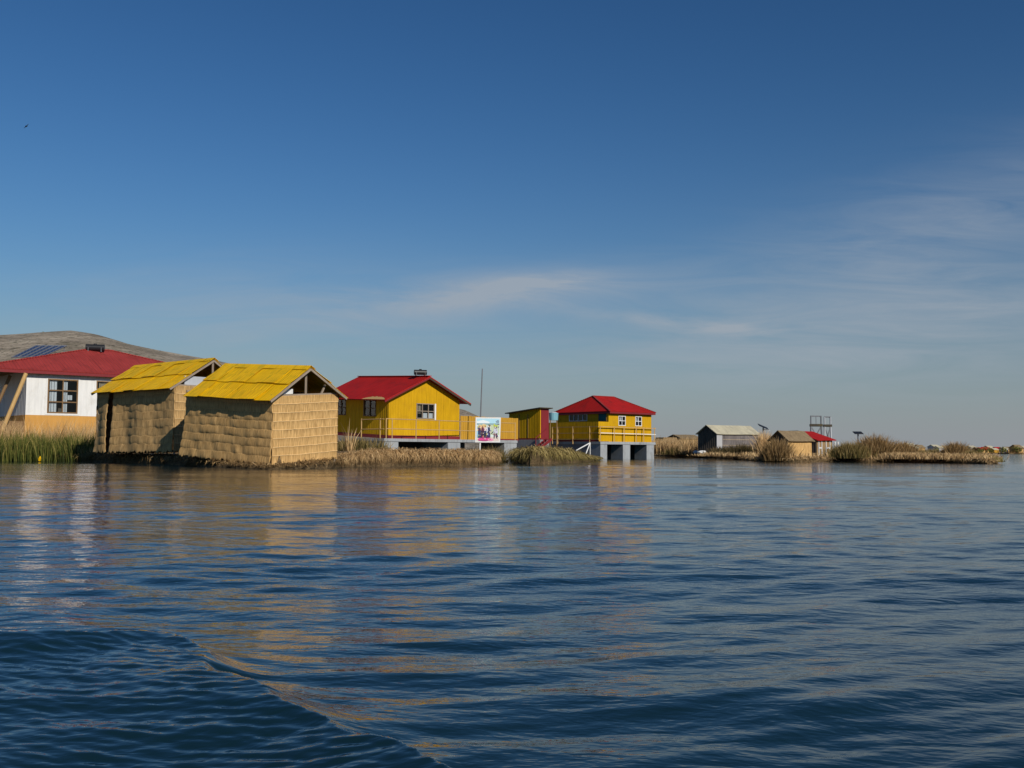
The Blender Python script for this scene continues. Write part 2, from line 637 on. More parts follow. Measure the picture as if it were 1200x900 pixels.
def water():
    dys = np.concatenate([np.arange(720, 150, -.9), np.arange(150, 60, -.5), np.arange(60, 8, -.3), np.arange(8, .9, -.25), [.7, .5, .35, .25, .15, .1]])
    D = CAM_H * FPX / dys
    D = np.concatenate([[-25, -6, 0, .6, 1.0], D])
    spacing = np.gradient(D)
    cols = np.concatenate([np.linspace(-1900, -420, 130), np.arange(-416, 1620, 4), np.linspace(1624, 3100, 130)])
    a = (cols - 600) / FPX
    eff = np.maximum(D, 1.25) + np.maximum(1.25 - D, 0) * 3
    X = eff[:, None] * a[None, :]
    Y = np.repeat(D[:, None], len(a), 1)
    sx = (eff * 4 / FPX)[:, None]
    Z = np.zeros_like(X)
    # slow modulation so that crests come in irregular groups
    wx = X + .25 * np.sin(Y * .9 + X * .35) + .12 * np.sin(X * 1.7 - Y * .6)
    wy = Y + .3 * np.sin(X * .6 + 1.3) + .15 * np.sin(X * 1.3 + Y * .4)
    sp_ = np.maximum(spacing[:, None], sx)
    for i in range(90):
        lam = math.exp(rs.uniform(math.log(.1), math.log(6.0)))
        th = math.radians(rs.normal(97, 26))
        slope = .0126 if lam < .8 else .0055
        k = 2 * math.pi / lam
        amp = slope / k
        ph = rs.uniform(0, 6.28)
        arg = k * (math.cos(th) * wx + math.sin(th) * wy) + ph
        env = .65 + .5 * np.sin(X * rs.uniform(.1, .5) / max(lam, .6) + Y * rs.uniform(.1, .45) / max(lam, .6) + rs.uniform(0, 6))
        fade = np.clip((lam / (sp_ * 4)) - .5, 0, 1)
        c = np.sin(arg)
        Z += amp * env * fade * (c + .25 * c * np.abs(c))
    # boat wake rolling in from the lower left
    crest = [(-160, 742), (-30, 742), (60, 748), (125, 743), (185, 743), (232, 757), (270, 782), (308, 811), (350, 832), (404, 853), (458, 875), (505, 903), (580, 950)]
    pts = [tuple(W(px, py, .10).xy) for px, py in crest]
    d = seg_dist(X, Y, pts)
    nearw = np.where((Y < 7) & (Y > 1.0), 1.0, 0)
    d = d + nearw * (.045 * np.sin(X * 5.3 + Y * 2.1) * np.sin(Y * 4.1 - X * 1.7) + .02 * np.sin(X * 13 + 2 * np.sin(Y * 9)) + .012 * np.sin(Y * 23 + X * 17))
    # densely smooth the ridge: steep far lip, long near slope
    near = np.exp(-(np.clip(-d, 0, 9) / .6) ** 1.02)
    far = np.exp(-np.clip(d, 0, 9) / .09)
    ridge = np.where(d > 0, far, near)
    xs = [p[0] for p in pts]
    fadeL = np.clip((Y - 1.3) / .6, 0, 1)
    Z += .105 * (.82 + .18 * np.sin(X * 3.1 + 1.0)) * ridge * fadeL * np.where(Y < 7, 1, 0)
    Z += .045 * np.exp(-((d + 1.05) / .4) ** 2) * np.where((Y < 5) & (Y > 1.2), 1, 0)
    # churned skin on the wake's near slope
    ch = np.clip((.12 - d) / .2, 0, 1) * np.exp(-np.clip(-d, 0, 9) / 1.6) * np.where((Y < 6) & (Y > 1.2), 1, 0)
    for i in range(44):
        lam = rs.uniform(.025, .09)
        th = rs.normal(1.5, .5)
        k = 2 * math.pi / lam
        fade = np.clip((lam / (sp_ * 3)) - .5, 0, 1)
        Z += .027 / k * ch * fade * np.sin(k * (math.cos(th) * wx + math.sin(th) * wy * 1.0) + rs.uniform(0, 6) + 1.5 * np.sin(X * 5 + i) + 1.2 * np.sin(Y * 6 - i))
    Z[:5] = Z[5]
    Z = np.where(Y > 400, 0, Z)
    n, mcol = X.shape
    idx = np.arange(n * mcol).reshape(n, mcol)
    faces = np.stack([idx[:-1, :-1], idx[:-1, 1:], idx[1:, 1:], idx[1:, :-1]], -1).reshape(-1, 4)
    o = np_mesh('lake_water', np.stack([X, Y, Z], -1).reshape(-1, 3), faces, M['water'], smooth=True)
    tag(o, kind='structure')


water()

# ------------------------------------------------------------------ hills behind the lake
def hills():
    prof = [(-900, 430), (-500, 400), (-250, 404), (-100, 396), (0, 391), (40, 389), (80, 388.5), (110, 393), (150, 402), (200, 411), (250, 421), (320, 437), (380, 452),
            (420, 463), (480, 470), (520, 476), (545, 480.5), (556, 485), (572, 492), (590, 503), (620, 519), (660, 526)]
    pxs = np.arange(-900, 661, 4.0)
    ys = np.interp(pxs, [p[0] for p in prof], [p[1] for p in prof])
    dist = np.concatenate([np.linspace(800, 1600, 70), np.linspace(1630, 2600, 25)])
    rv = np.random.RandomState(5)
    ph = rv.uniform(0, 6.28, (14,)); kx = rv.uniform(.004, .03, 14); ky = rv.uniform(.003, .02, 14)
    verts = []
    for D in dist:
        hz = 526.3 + (pxs - 600) * math.tan(ROLL)
        ridge = (hz - ys) / FPX * 1600
        q = (D - 800) / 800
        if D <= 1600: pr = (q ** .8) * .45 + .55 * (3 * q * q - 2 * q ** 3)
        else: pr = max(0, 1 - ((D - 1600) / 1000) ** 1.5)
        X = (pxs - 600) / FPX * D
        nz = sum(np.sin(X * kx[i] + D * ky[i] + ph[i]) / (1 + i * .3) for i in range(14))
        Z = ridge * pr + nz * 2.2 * pr * (1 - .6 * (pr > .97)) * np.clip(ridge / 60, 0, 1)
        verts.append(np.stack([X, np.full_like(X, D), Z - 1.0], -1))
    verts = np.array(verts)
    n, mm = verts.shape[:2]
    idx = np.arange(n * mm).reshape(n, mm)
    faces = np.stack([idx[:-1, :-1], idx[:-1, 1:], idx[1:, 1:], idx[1:, :-1]], -1).reshape(-1, 4)
    tag(np_mesh('hills', verts.reshape(-1, 3), faces, M['hill'], smooth=True), kind='structure')


hills()


# ------------------------------------------------------------------ reed islands
def smooth_noise(n, seed, k=4):
    r = np.random.RandomState(seed)
    x = np.arange(n)
    return sum(np.sin(x * r.uniform(.05, 1.4) + r.uniform(0, 6.28)) for _ in range(k)) / k


def island(name, pts, seed):
    """pts: (x, y, top height); rim of matted reed rising from the water"""
    P2 = []
    for (a, b) in zip(pts, pts[1:] + pts[:1]):
        L = math.hypot(b[0] - a[0], b[1] - a[1])
        k = max(1, int(L / .35))
        for i in range(k):
            q = i / k
            P2.append([a[j] + (b[j] - a[j]) * q for j in range(3)])
    A = np.array(P2)
    for _ in range(3): A = (np.roll(A, 1, 0) + 2 * A + np.roll(A, -1, 0)) / 4
    tn = np.roll(A, -1, 0) - np.roll(A, 1, 0)
    nr = np.stack([tn[:, 1], -tn[:, 0]], -1)
    nr /= np.linalg.norm(nr, axis=1)[:, None] + 1e-9
    area = .5 * np.sum(A[:, 0] * np.roll(A[:, 1], -1) - np.roll(A[:, 0], -1) * A[:, 1])
    if area < 0: nr = -nr
    N = len(A)
    r = np.random.RandomState(seed)
    rings = []
    for off, hz, j in ((.25, -.5, .05), (.05, -.05, .08), (-.02, .45, .10), (-.12, .8, .12), (-.4, 1.0, .12), (-1.0, 1.03, .1)):
        jit = r.normal(0, j, N) * .6 + smooth_noise(N, seed + int(abs(off) * 100)) * .12
        xy = A[:, :2] + nr * (off + jit)[:, None]
        z = np.full(N, hz) if hz < 0 else A[:, 2] * hz + r.normal(0, .02, N) * (hz > .2) + smooth_noise(N, seed + 9) * .03
        rings.append(np.column_stack([xy, z]))
    mb_v = np.concatenate(rings)
    me = bpy.data.meshes.new(name)
    f = []
    for k in range(len(rings) - 1):
        for i in range(N):
            j = (i + 1) % N
            q = (k * N + i, k * N + j, (k + 1) * N + j, (k + 1) * N + i)
            f.append(q if area > 0 else q[::-1])
    base_i = (len(rings) - 1) * N
    res = delaunay_2d_cdt([Vector((p[0], p[1])) for p in rings[-1]], [], [list(range(N))], 1, 1e-4)
    extra = len(mb_v)
    zt = float(np.mean(rings[-1][:, 2]))
    zz = [[rings[-1][j, 2] for j in o] for o in res[3]]
    mb_v = np.concatenate([mb_v, [[c.x, c.y, (z[0] if z else zt) ] for c, z in zip(res[0], zz)]])
    for tri in res[2]:
        a_ = [extra + i for i in tri]
        f.append(tuple(a_))
    me.from_pydata([tuple(p) for p in mb_v], [], f)
    me.materials.append(M['island'])
    o = bpy.data.objects.new(name, me)
    COL.objects.link(o)
    tag(o, kind='structure')
    return A, nr


def strips(base, tip, width, tint, bend=None, seed=0):
    """many tapered blades: arrays of base and tip points"""
    r = np.random.RandomState(seed)
    n = len(base)
    d = tip - base
    ang = r.uniform(0, 6.28, n)
    side = np.stack([np.cos(ang), np.sin(ang) * .5, np.zeros(n)], -1) * width[:, None]
    mid = base + d * .55
    if bend is not None: mid = mid + bend
    v = np.stack([base - side, base + side, mid + side * .75, mid - side * .75, tip + side * .12, tip - side * .12], 1).reshape(-1, 3)
    i = np.arange(n)[:, None] * 6
    f = np.concatenate([i + np.array([[0, 1, 2, 3]]), i + np.array([[3, 2, 4, 5]])])
    return v, f, np.repeat(tint, 6)


def rim_straw(name, A, nr, sel, n, seed, mat, wd=.02, up=.25, reach=.5, stand=.22):
    """dry reeds lying over the rim and hanging down to the water"""
    r = np.random.RandomState(seed)
    ids = np.where(sel)[0]
    k = r.choice(ids, n)
    q = r.uniform(0, 1, n)
    A2 = A[k] * (1 - q)[:, None] + A[(k + 1) % len(A)] * q[:, None]
    inn = r.uniform(-.1, .55, n) ** 1
    base = np.column_stack([A2[:, :2] - nr[k] * inn[:, None], A2[:, 2] * r.uniform(.75, 1.08, n) + .02])
    tan = np.column_stack([-nr[k][:, 1], nr[k][:, 0]])
    out = r.uniform(.05, reach, n)
    along = r.normal(0, .35, n)
    dz = -r.uniform(-.1, 1, n) * A2[:, 2] * .95
    tip = base + np.column_stack([nr[k] * out[:, None] + tan * along[:, None], dz])
    tip[:, 2] = np.maximum(tip[:, 2], -.02)
    ups = r.uniform(0, 1, n) < stand
    tip[ups] = base[ups] + np.column_stack([r.normal(0, .15, (ups.sum(), 2)), r.uniform(.05, up, ups.sum())])
    bend = np.column_stack([nr[k] * .06, np.full(n, .06)])
    v, f, tt = strips(base, tip, np.full(n, wd) * r.uniform(.5, 1.2, n), np.clip(r.beta(2.6, 1.5, n), 0, 1), bend, seed)
    tt = tt * np.clip(.15 + v[:, 2] / np.repeat(A2[:, 2] * .75, 6), .12, 1)      # darker downwards: wet reed near the water plus rim shade put in the tint
    return np_mesh(name, v, f, mat, tint=tt)


def tuft(centers, n, h, spread, seed, wd=.02, lean=.18, tbias=(2, 2), flat=1.0, zb=None):
    """upright reeds around the centres [(x, y, z)]"""
    r = np.random.RandomState(seed)
    C_ = np.array(centers)
    k = r.randint(0, len(C_), n)
    off = r.normal(0, 1, (n, 2)) * spread
    off[:, 1] *= flat
    base = np.column_stack([C_[k, :2] + off, C_[k, 2]])
    rad = np.linalg.norm(off / np.array([spread, spread * flat]), axis=1)
    hh = h * r.uniform(.45, 1.05, n) * np.clip(1.15 - .18 * rad, .4, 1.2)
    ln = r.normal(0, lean, (n, 2)) + off / (spread + 1e-6) * lean * .6
    tip = base + np.column_stack([ln * hh[:, None], hh * r.uniform(.85, 1, n)])
    bend = np.column_stack([-ln * hh[:, None] * .18, hh * .06])
    t_ = r.beta(*tbias, n)
    v, f, tt = strips(base, tip, wd * r.uniform(.5, 1.2, n), t_, bend, seed + 1)
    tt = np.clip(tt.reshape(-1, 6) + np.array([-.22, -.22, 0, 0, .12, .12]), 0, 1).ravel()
    return v, f, tt


def wpt(px, py, zt):
    p = W(px, py); return (p.x, p.y, zt)


def dpt(px, D, zt):
    p = XY(px, D); return (p.x, p.y, zt)


# island under the huts, the white house and the first yellow house
ptsA = [wpt(-420, 538, .35), wpt(-200, 539, .35), wpt(-60, 541, .3), wpt(0, 540.5, .3), wpt(60, 540.5, .3), wpt(104, 541.5, .35), wpt(160, 543.5, .38), wpt(225, 546, .32), wpt(275, 548.5, .17), wpt(322, 550.2, .06),
        wpt(362, 549.3, .18), wpt(400, 547.5, .42), wpt(430, 547, .64), wpt(480, 546.5, .66), wpt(535, 546.2, .64), wpt(572, 545.5, .6), dpt(581, 49.5, .55), dpt(572, 52, .5), dpt(545, 53.4, .5), dpt(500, 54.5, .55),
        dpt(470, 56, .6), dpt(460, 62, .6), dpt(440, 72, .6), dpt(300, 80, .6), dpt(0, 90, .6), dpt(-420, 90, .6)]
A1, N1 = island('reed_island', ptsA, 11)
# island in front of the second yellow house
ptsB = [wpt(607, 543.5, .72), wpt(622, 544, .82), wpt(645, 543.5, .84), wpt(668, 542.5, .72), wpt(684, 541, .4), wpt(698, 539.6, .14), dpt(699, 76, .12), dpt(690, 82, .3), dpt(640, 92, .5), dpt(590, 95, .5), dpt(592, 76, .5), dpt(606, 63, .6)]
A2_, N2 = island('reed_island', ptsB, 12)
# long low island on the right
ptsC = [wpt(764, 534, .4), wpt(800, 535.4, .4), wpt(830, 536.8, .4), wpt(860, 538, .35), wpt(893, 541, .3), wpt(930, 541.5, .3), wpt(955, 541.2, .35), wpt(985, 541, .3), wpt(1015, 541.5, .3), wpt(1050, 541.5, .3), wpt(1090, 542.3, .32),
        wpt(1130, 543, .32), wpt(1158, 543.7, .28), wpt(1167, 543.2, .15), dpt(1166, 70, .2), dpt(1120, 78, .3), dpt(1050, 92, .35), dpt(1000, 112, .4), dpt(900, 135, .4), dpt(766, 175, .4)]
A3, N3 = island('reed_island', ptsC, 13)

bx = A1[:, 0] / A1[:, 1] * 1200 + 600
front = A1[:, 1] < 57
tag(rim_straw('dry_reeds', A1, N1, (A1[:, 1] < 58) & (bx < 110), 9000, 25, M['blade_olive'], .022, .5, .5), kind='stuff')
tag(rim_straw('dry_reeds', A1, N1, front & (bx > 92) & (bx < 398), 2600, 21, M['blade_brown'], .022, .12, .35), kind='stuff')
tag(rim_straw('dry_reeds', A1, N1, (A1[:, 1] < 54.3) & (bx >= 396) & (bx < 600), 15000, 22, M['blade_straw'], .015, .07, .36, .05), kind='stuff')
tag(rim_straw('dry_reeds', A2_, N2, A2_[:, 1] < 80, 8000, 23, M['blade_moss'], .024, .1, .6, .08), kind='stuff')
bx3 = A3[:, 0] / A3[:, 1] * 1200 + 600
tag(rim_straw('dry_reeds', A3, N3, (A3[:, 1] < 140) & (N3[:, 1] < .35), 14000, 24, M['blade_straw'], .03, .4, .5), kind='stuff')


# ------------------------------------------------------------------ building helpers
class F:
    """house frame: u runs along the face on the right, v along the face on the left, both away from the near corner"""
    def __init__(s, px, D, r, tu=0, tv=0):
        s.o = XY(px, D)
        s.r = V((r[0], r[1], 0)).normalized()
        s.l = V((-s.r.y, s.r.x, 0))
        s.tu, s.tv = tu, tv

    def p(s, u, v, z):
        return s.o + s.r * u + s.l * v + V((0, 0, z + s.tu * u + s.tv * v))


def fbox(mb, fr, u0, u1, v0, v1, z0, z1):
    p = fr.p
    b = [p(u0, v0, z0), p(u1, v0, z0), p(u1, v1, z0), p(u0, v1, z0)]
    tpt = [p(u0, v0, z1), p(u1, v0, z1), p(u1, v1, z1), p(u0, v1, z1)]
    mb.poly(*b[::-1]); mb.poly(*tpt)
    for i in range(4):
        j = (i + 1) % 4
        mb.poly(b[i], b[j], tpt[j], tpt[i])


def wall_u(mb, fr, u0, u1, v, th, z0, z1, holes=()):
    """wall along u with its outer face at v and openings (u0,u1,z0,z1)"""
    us = sorted({u0, u1, *[h[0] for h in holes], *[h[1] for h in holes]})
    for a, b in zip(us[:-1], us[1:]):
        hs = sorted([h for h in holes if h[0] <= a + 1e-6 and h[1] >= b - 1e-6], key=lambda h: h[2])
        z = z0
        for h in hs:
            fbox(mb, fr, a, b, min(v, v + th), max(v, v + th), z, h[2]); z = h[3]
        fbox(mb, fr, a, b, min(v, v + th), max(v, v + th), z, z1)


def wall_v(mb, fr, v0, v1, u, th, z0, z1, holes=()):
    vs = sorted({v0, v1, *[h[0] for h in holes], *[h[1] for h in holes]})
    for a, b in zip(vs[:-1], vs[1:]):
        hs = sorted([h for h in holes if h[0] <= a + 1e-6 and h[1] >= b - 1e-6], key=lambda h: h[2])
        z = z0
        for h in hs:
            fbox(mb, fr, min(u, u + th), max(u, u + th), a, b, z, h[2]); z = h[3]
        fbox(mb, fr, min(u, u + th), max(u, u + th), a, b, z, z1)


def window_u(parent, fr, u0, u1, z0, z1, v, cols, rows, frame_m, bar=.05, curtains=(), trim=None):
    mb = MB()
    w = bar
    fbox(mb, fr, u0, u1, v - .03, v + .05, z0, z0 + w); fbox(mb, fr, u0, u1, v - .03, v + .05, z1 - w, z1)
    fbox(mb, fr, u0, u0 + w, v - .03, v + .05, z0 + w, z1 - w); fbox(mb, fr, u1 - w, u1, v - .03, v + .05, z0 + w, z1 - w)
    for i in range(1, cols):
        x = u0 + (u1 - u0) * i / cols
        fbox(mb, fr, x - w * .4, x + w * .4, v - .02, v + .05, z0 + w, z1 - w)
    for j in range(1, rows):
        z = z0 + (z1 - z0) * j / rows
        fbox(mb, fr, u0 + w, u1 - w, v - .015, v + .045, z - w * .4, z + w * .4)
    o = mb.build('window', frame_m, parent)
    if trim is not None:
        tb = MB()
        a = .09
        fbox(tb, fr, u0 - a, u1 + a, v - .022, v + .0, z0 - a, z0); fbox(tb, fr, u0 - a, u1 + a, v - .022, v + .0, z1, z1 + a)
        fbox(tb, fr, u0 - a, u0, v - .022, v, z0, z1); fbox(tb, fr, u1, u1 + a, v - .022, v, z0, z1)
        tb.build('window_trim', trim, o)
    g = MB()
    g.poly(fr.p(u0 + .01, v + .03, z0 + .01), fr.p(u1 - .01, v + .03, z0 + .01), fr.p(u1 - .01, v + .03, z1 - .01), fr.p(u0 + .01, v + .03, z1 - .01))
    g.build('pane', M['glass'], o)
    for (c0, c1, d0, d1, mt) in curtains:
        c = MB()
        n = 10
        for i in range(n):
            ua, ub = c0 + (c1 - c0) * i / n, c0 + (c1 - c0) * (i + 1) / n
            va, vb = v + .09 + .03 * (i % 2), v + .09 + .03 * ((i + 1) % 2)
            c.poly(fr.p(ua, va, d0), fr.p(ub, vb, d0), fr.p(ub, vb, d1), fr.p(ua, va, d1))
        c.build('curtain', mt, o)
    return o


def window_v(parent, fr, v0, v1, z0, z1, u, cols, rows, frame_m, bar=.05, fill=None):
    mb = MB()
    w = bar
    fbox(mb, fr, u - .03, u + .05, v0, v1, z0, z0 + w); fbox(mb, fr, u - .03, u + .05, v0, v1, z1 - w, z1)
    fbox(mb, fr, u - .03, u + .05, v0, v0 + w, z0 + w, z1 - w); fbox(mb, fr, u - .03, u + .05, v1 - w, v1, z0 + w, z1 - w)
    for i in range(1, cols):
        x = v0 + (v1 - v0) * i / cols
        fbox(mb, fr, u - .02, u + .05, x - w * .4, x + w * .4, z0 + w, z1 - w)
    for j in range(1, rows):
        z = z0 + (z1 - z0) * j / rows
        fbox(mb, fr, u - .015, u + .045, v0 + w, v1 - w, z - w * .4, z + w * .4)
    o = mb.build('window', frame_m, parent)
    g = MB()
    g.poly(fr.p(u + .03, v1, z0), fr.p(u + .03, v0, z0), fr.p(u + .03, v0, z1), fr.p(u + .03, v1, z1))
    g.build('pane', fill or M['glass'], o)
    return o


def slab(mb, a, b, c, d, th):
    """roof plane with thickness, corners in order"""
    a, b, c, d = V(a), V(b), V(c), V(d)
    n = (b - a).cross(d - a).normalized()
    if n.z < 0: n = -n
    mb.prism([a, b, c, d], -n * th)


def sheets(A, B, Cc, D, ncol, nrow, seed, lift=.055, th=.012):
    """roof slope (eave A->B, ridge D->C) of overlapping sheets, each a little askew"""
    r = random.Random(seed)
    mb = MB()
    A, B, Cc, D = V(A), V(B), V(Cc), V(D)
    n = (B - A).cross(D - A).normalized()
    if n.z < 0: n = -n

    def q(s_, t_): return (A * (1 - s_) + B * s_) * (1 - t_) + (D * (1 - s_) + Cc * s_) * t_
    for j in range(nrow):
        for i in range(ncol):
            s0, s1 = i / ncol - .01 * (i > 0), (i + 1) / ncol + .012 * (i < ncol - 1)
            t0, t1 = j / nrow - (.05 if j else r.uniform(0, .045)), (j + 1) / nrow
            base = .008 + j * .022 + (i % 2) * .03
            o = [r.uniform(0, lift) * .6 + base for _ in range(4)]
            if j: o[0] += .02; o[1] += .02
            k = 5
            for kk in range(k):
                e0, e1 = s0 + (s1 - s0) * kk / k, s0 + (s1 - s0) * (kk + 1) / k

                def pt(s_, t_):
                    fs = (s_ - s0) / (s1 - s0); ft = (t_ - t0) / (t1 - t0)
                    h = (o[0] * (1 - fs) + o[1] * fs) * (1 - ft) + (o[3] * (1 - fs) + o[2] * fs) * ft
                    return q(s_, t_) + n * (h - .02 * math.sin(math.pi * ft) * .5)
                for (ta, tb) in ((t0, (t0 + t1) / 2), ((t0 + t1) / 2, t1)):
                    mb.cur = 1 if (j == nrow - 1 and nrow > 1 and r.random() < .5) or r.random() < .12 else 0
                    mb.cur = (1 if (j == nrow - 1 and nrow > 1) else 0)
                    mb.prism([pt(e0, ta), pt(e1, ta), pt(e1, tb), pt(e0, tb)], -n * th)
    return mb


# ------------------------------------------------------------------ reed huts
def smooth(a, n=6):
    for _ in range(n): a = (np.roll(a, 1) + 2 * a + np.roll(a, -1)) / 4
    return a


def mat_face(P0, du, length, z0f, z1f, nrm, bands, seed, mat, parent, fringe=.03, bulge=.05, cell=.045, depth=.046, wav=.03, seam=None, flare=0):
    """hanging reed mat: horizontal bands that flare at their lower edge"""
    r = np.random.RandomState(seed)
    ns = max(8, int(length / cell))
    s = np.linspace(0, length, ns + 1)
    per = 6
    rows = []
    sag = [smooth_noise(ns + 1, seed + 31 * k, 3) for k in range(bands + 1)]
    z0 = np.array([z0f(x) for x in s]); z1 = np.array([z1f(x) for x in s])
    H = z1 - z0
    edges = []
    for k in range(bands + 1):
        e = z0 + H * (k / bands)
        if 0 < k < bands: e = e + smooth(sag[k]) * wav + r.normal(0, .001, ns + 1) + .4 * wav * np.sin(s * 2.1 + seed + .3 * k)
        if k == 0: e = e + r.normal(0, fringe, ns + 1) + sag[0] * .04
        edges.append(e)
    dep = [depth * np.clip(.75 + .7 * smooth(r.normal(0, 1.2, ns + 1), 12), .1, 1.5) for _ in range(bands)]
    big = sum(np.sin(s * r.uniform(.8, 3.5) + r.uniform(0, 6.28)) for _ in range(4)) / 4
    fib = r.normal(0, .0015, (ns + 1,))
    for k in range(bands):
        for q in (0, .06, .2, .5, .8, .94):
            z = edges[k] * (1 - q) + edges[k + 1] * q
            prof = dep[k] * max(0.0, math.sin(math.pi * min(1, q * .93 + .03))) ** .55
            tt = (k + q) / bands
            off = prof + bulge * big * math.sin(math.pi * min(1, tt * .9 + .1)) + fib + r.normal(0, .0008, ns + 1)
            s_ = s - flare * (1 - tt) ** 1.5 * np.clip(1 - s / (length * .6), 0, 1)
            off = off + .10 * (1 - tt) ** 3 * (flare > 0)
            rows.append(np.stack([P0[0] + du[0] * s_ + nrm[0] * off, P0[1] + du[1] * s_ + nrm[1] * off, z], -1))
    v = np.array(rows)
    n, mm = v.shape[:2]
    idx = np.arange(n * mm).reshape(n, mm)
    f = np.stack([idx[:-1, :-1], idx[:-1, 1:], idx[1:, 1:], idx[1:, :-1]], -1).reshape(-1, 4)
    qv = np.tile(np.repeat([0, .06, .2, .5, .8, .94], mm), bands)
    uv = np.stack([np.tile(s, n) + seed * 3.1, v[:, :, 2].ravel() + np.repeat(np.arange(n) // per, mm) * 1.7], -1)
    o = np_mesh('reed_mat', v.reshape(-1, 3), f, mat, parent, uv=uv, tint=qv)
    if seam is not None:                                  # twine stitched along the seams
        sv, sf = [], []
        for k in range(1, bands):
            oo = bulge * big * math.sin(math.pi * min(1, k / bands * .9 + .1)) + .014 + dep[k] * .9
            a_ = np.stack([P0[0] + du[0] * s + nrm[0] * oo, P0[1] + du[1] * s + nrm[1] * oo, edges[k]], -1)
            b0 = len(sv) * (ns + 1)
            for dz_, do in ((-.009, 0), (.009, 0), (.004, -.02)):
                sv.append(a_ + np.array([nrm[0] * do, nrm[1] * do, dz_]))
            for i_ in range(ns):
                for j_ in range(2):
                    p_ = b0 + j_ * (ns + 1) + i_
                    sf.append((p_, p_ + 1, p_ + ns + 2, p_ + ns + 1))
        np_mesh('twine', np.concatenate(sv), sf, seam, o)
    sm = o.modifiers.new('thickness', 'SOLIDIFY'); sm.thickness = .03; sm.offset = -1
    return o


def gable_hut(fr, Wd, L, zb, zt, zr, label, seed, over_e=.25, over_g=.2, bands=8, gap=None, bulge=.08, wav=.03, g1=None, flare=.3, mat=None):
    mat = mat or M['reed']
    root = thing('reed_hut', fr.p(Wd / 2, L / 2, zb), label, 'hut')
    p = fr.p
    # mats: face on the left (u=0), gable face (v=0), and the two behind
    tv, tu = fr.tv, fr.tu
    ln = -fr.r; gn = -fr.l
    segs = [(0, L)] if gap is None else [(0, gap[0]), (gap[1], L)]
    for i, (a, b) in enumerate(segs):
        P0 = p(0, a, 0)
        # run from far to near so that faces point outwards
        P1 = p(0, b, 0)
        mat_face((P1.x, P1.y), (-fr.l.x, -fr.l.y), b - a, lambda s, b=b: zb + tv * (b - s), lambda s, b=b: zt + tv * (b - s), (ln.x, ln.y), bands, seed + i, mat, root, bulge=bulge, wav=wav, flare=flare)
    P0 = p(0, 0, 0)
    mat_face((P0.x, P0.y), (fr.r.x, fr.r.y), Wd, lambda s: zb + .02 + tu * s, lambda s: zt + tu * s, (gn.x, gn.y), bands, seed + 5, mat, root, bulge=.02, depth=.014, wav=.02, seam=M['twine'])
    P0 = p(Wd, 0, 0)
    mat_face((P0.x, P0.y), (fr.l.x, fr.l.y), L, lambda s: zb + tu * Wd + tv * s, lambda s: zt + tu * Wd + tv * s, (fr.r.x, fr.r.y), bands, seed + 6, M['reed_old'], root, cell=.09)
    P0 = p(Wd, L, 0)
    mat_face((P0.x, P0.y), (-fr.r.x, -fr.r.y), Wd, lambda s: zb + tu * (Wd - s) + tv * L, lambda s: zt + tu * (Wd - s) + tv * L, (fr.l.x, fr.l.y), bands, seed + 7, M['reed_old'], root, cell=.09)
    fl = MB(); fbox(fl, fr, .06, Wd - .06, .06, L - .06, zb + .02, zb + .1); fl.build('floor', M['floor'], root)
    # corner posts and plates
    for (u, v) in ((.07, .07), (Wd - .07, .07), (.07, L - .07), (Wd - .07, L - .07)):
        b = MB(); b.tube(p(u, v, zb - .1), p(u, v, zt + .02), .04, 7); b.build('corner_post', M['wood_grey'], root)
    for v in (.05, L - .05):
        b = MB(); b.bar(p(-.05, v, zt + .0), p(Wd + .05, v, zt + .0), .07); b.build('tie_beam', M['wood_grey'], root)
        b = MB(); b.bar(p(Wd / 2, v, zt), p(Wd / 2, v, zr - .06), .07); b.build('king_post', M['wood_grey'], root)
    b = MB(); b.bar(p(Wd * .74, .05, zt), p(Wd * .80, .05, zt + (zr - zt) * .34), .06); b.build('brace', M['wood_grey'], root)
    # roof: eave left, ridge, eave right
    slope = (zr - zt) / (Wd / 2)
    ze = zt - slope * over_e + .03
    g0, g1 = -over_g, (L + over_g if g1 is None else g1)
    roof = sheets(p(-over_e, g0, ze), p(-over_e, g1, ze), p(Wd / 2, g1, zr), p(Wd / 2, g0, zr), max(3, int(L / .85)), 2, seed)
    r2 = sheets(p(Wd + over_e, g0, ze), p(Wd + over_e, g1, ze), p(Wd / 2, g1, zr), p(Wd / 2, g0, zr), max(3, int(L / .85)), 2, seed + 1)
    n = len(roof.v)
    roof.v += r2.v; roof.f += [tuple(i + n for i in f) for f in r2.f]; roof.mi += [min(i, 0) + 2 for i in r2.mi]; roof.cols += r2.cols
    ro = roof.build('roof', [M['roof_yellow'], M['roof_yellow_old'], M['roof_yellow_old']], root)
    cap = MB()
    for sgn in (-1, 1):
        d = p(Wd / 2 + sgn * .22, 0, zr - .22 * slope) - p(Wd / 2, 0, zr)
        cap.prism([p(Wd / 2, g0 - .02, zr + .085), p(Wd / 2, g1 + .02, zr + .085), p(Wd / 2, g1 + .02, zr + .085) + d, p(Wd / 2, g0 - .02, zr + .085) + d], V((0, 0, .01)))
    cap.build('ridge_cap', M['roof_yellow_old'], ro)
    for v in (g0 + .03, g1 - .03):
        for sgn in (0, 1):
            b = MB()
            ua = -over_e + .03 if sgn == 0 else Wd + over_e - .03
            b.bar(p(ua, v, ze - .04), p(Wd / 2, v, zr - .05), .06, .08)
            b.build('rafter', M['wood_grey'], root)
    return root


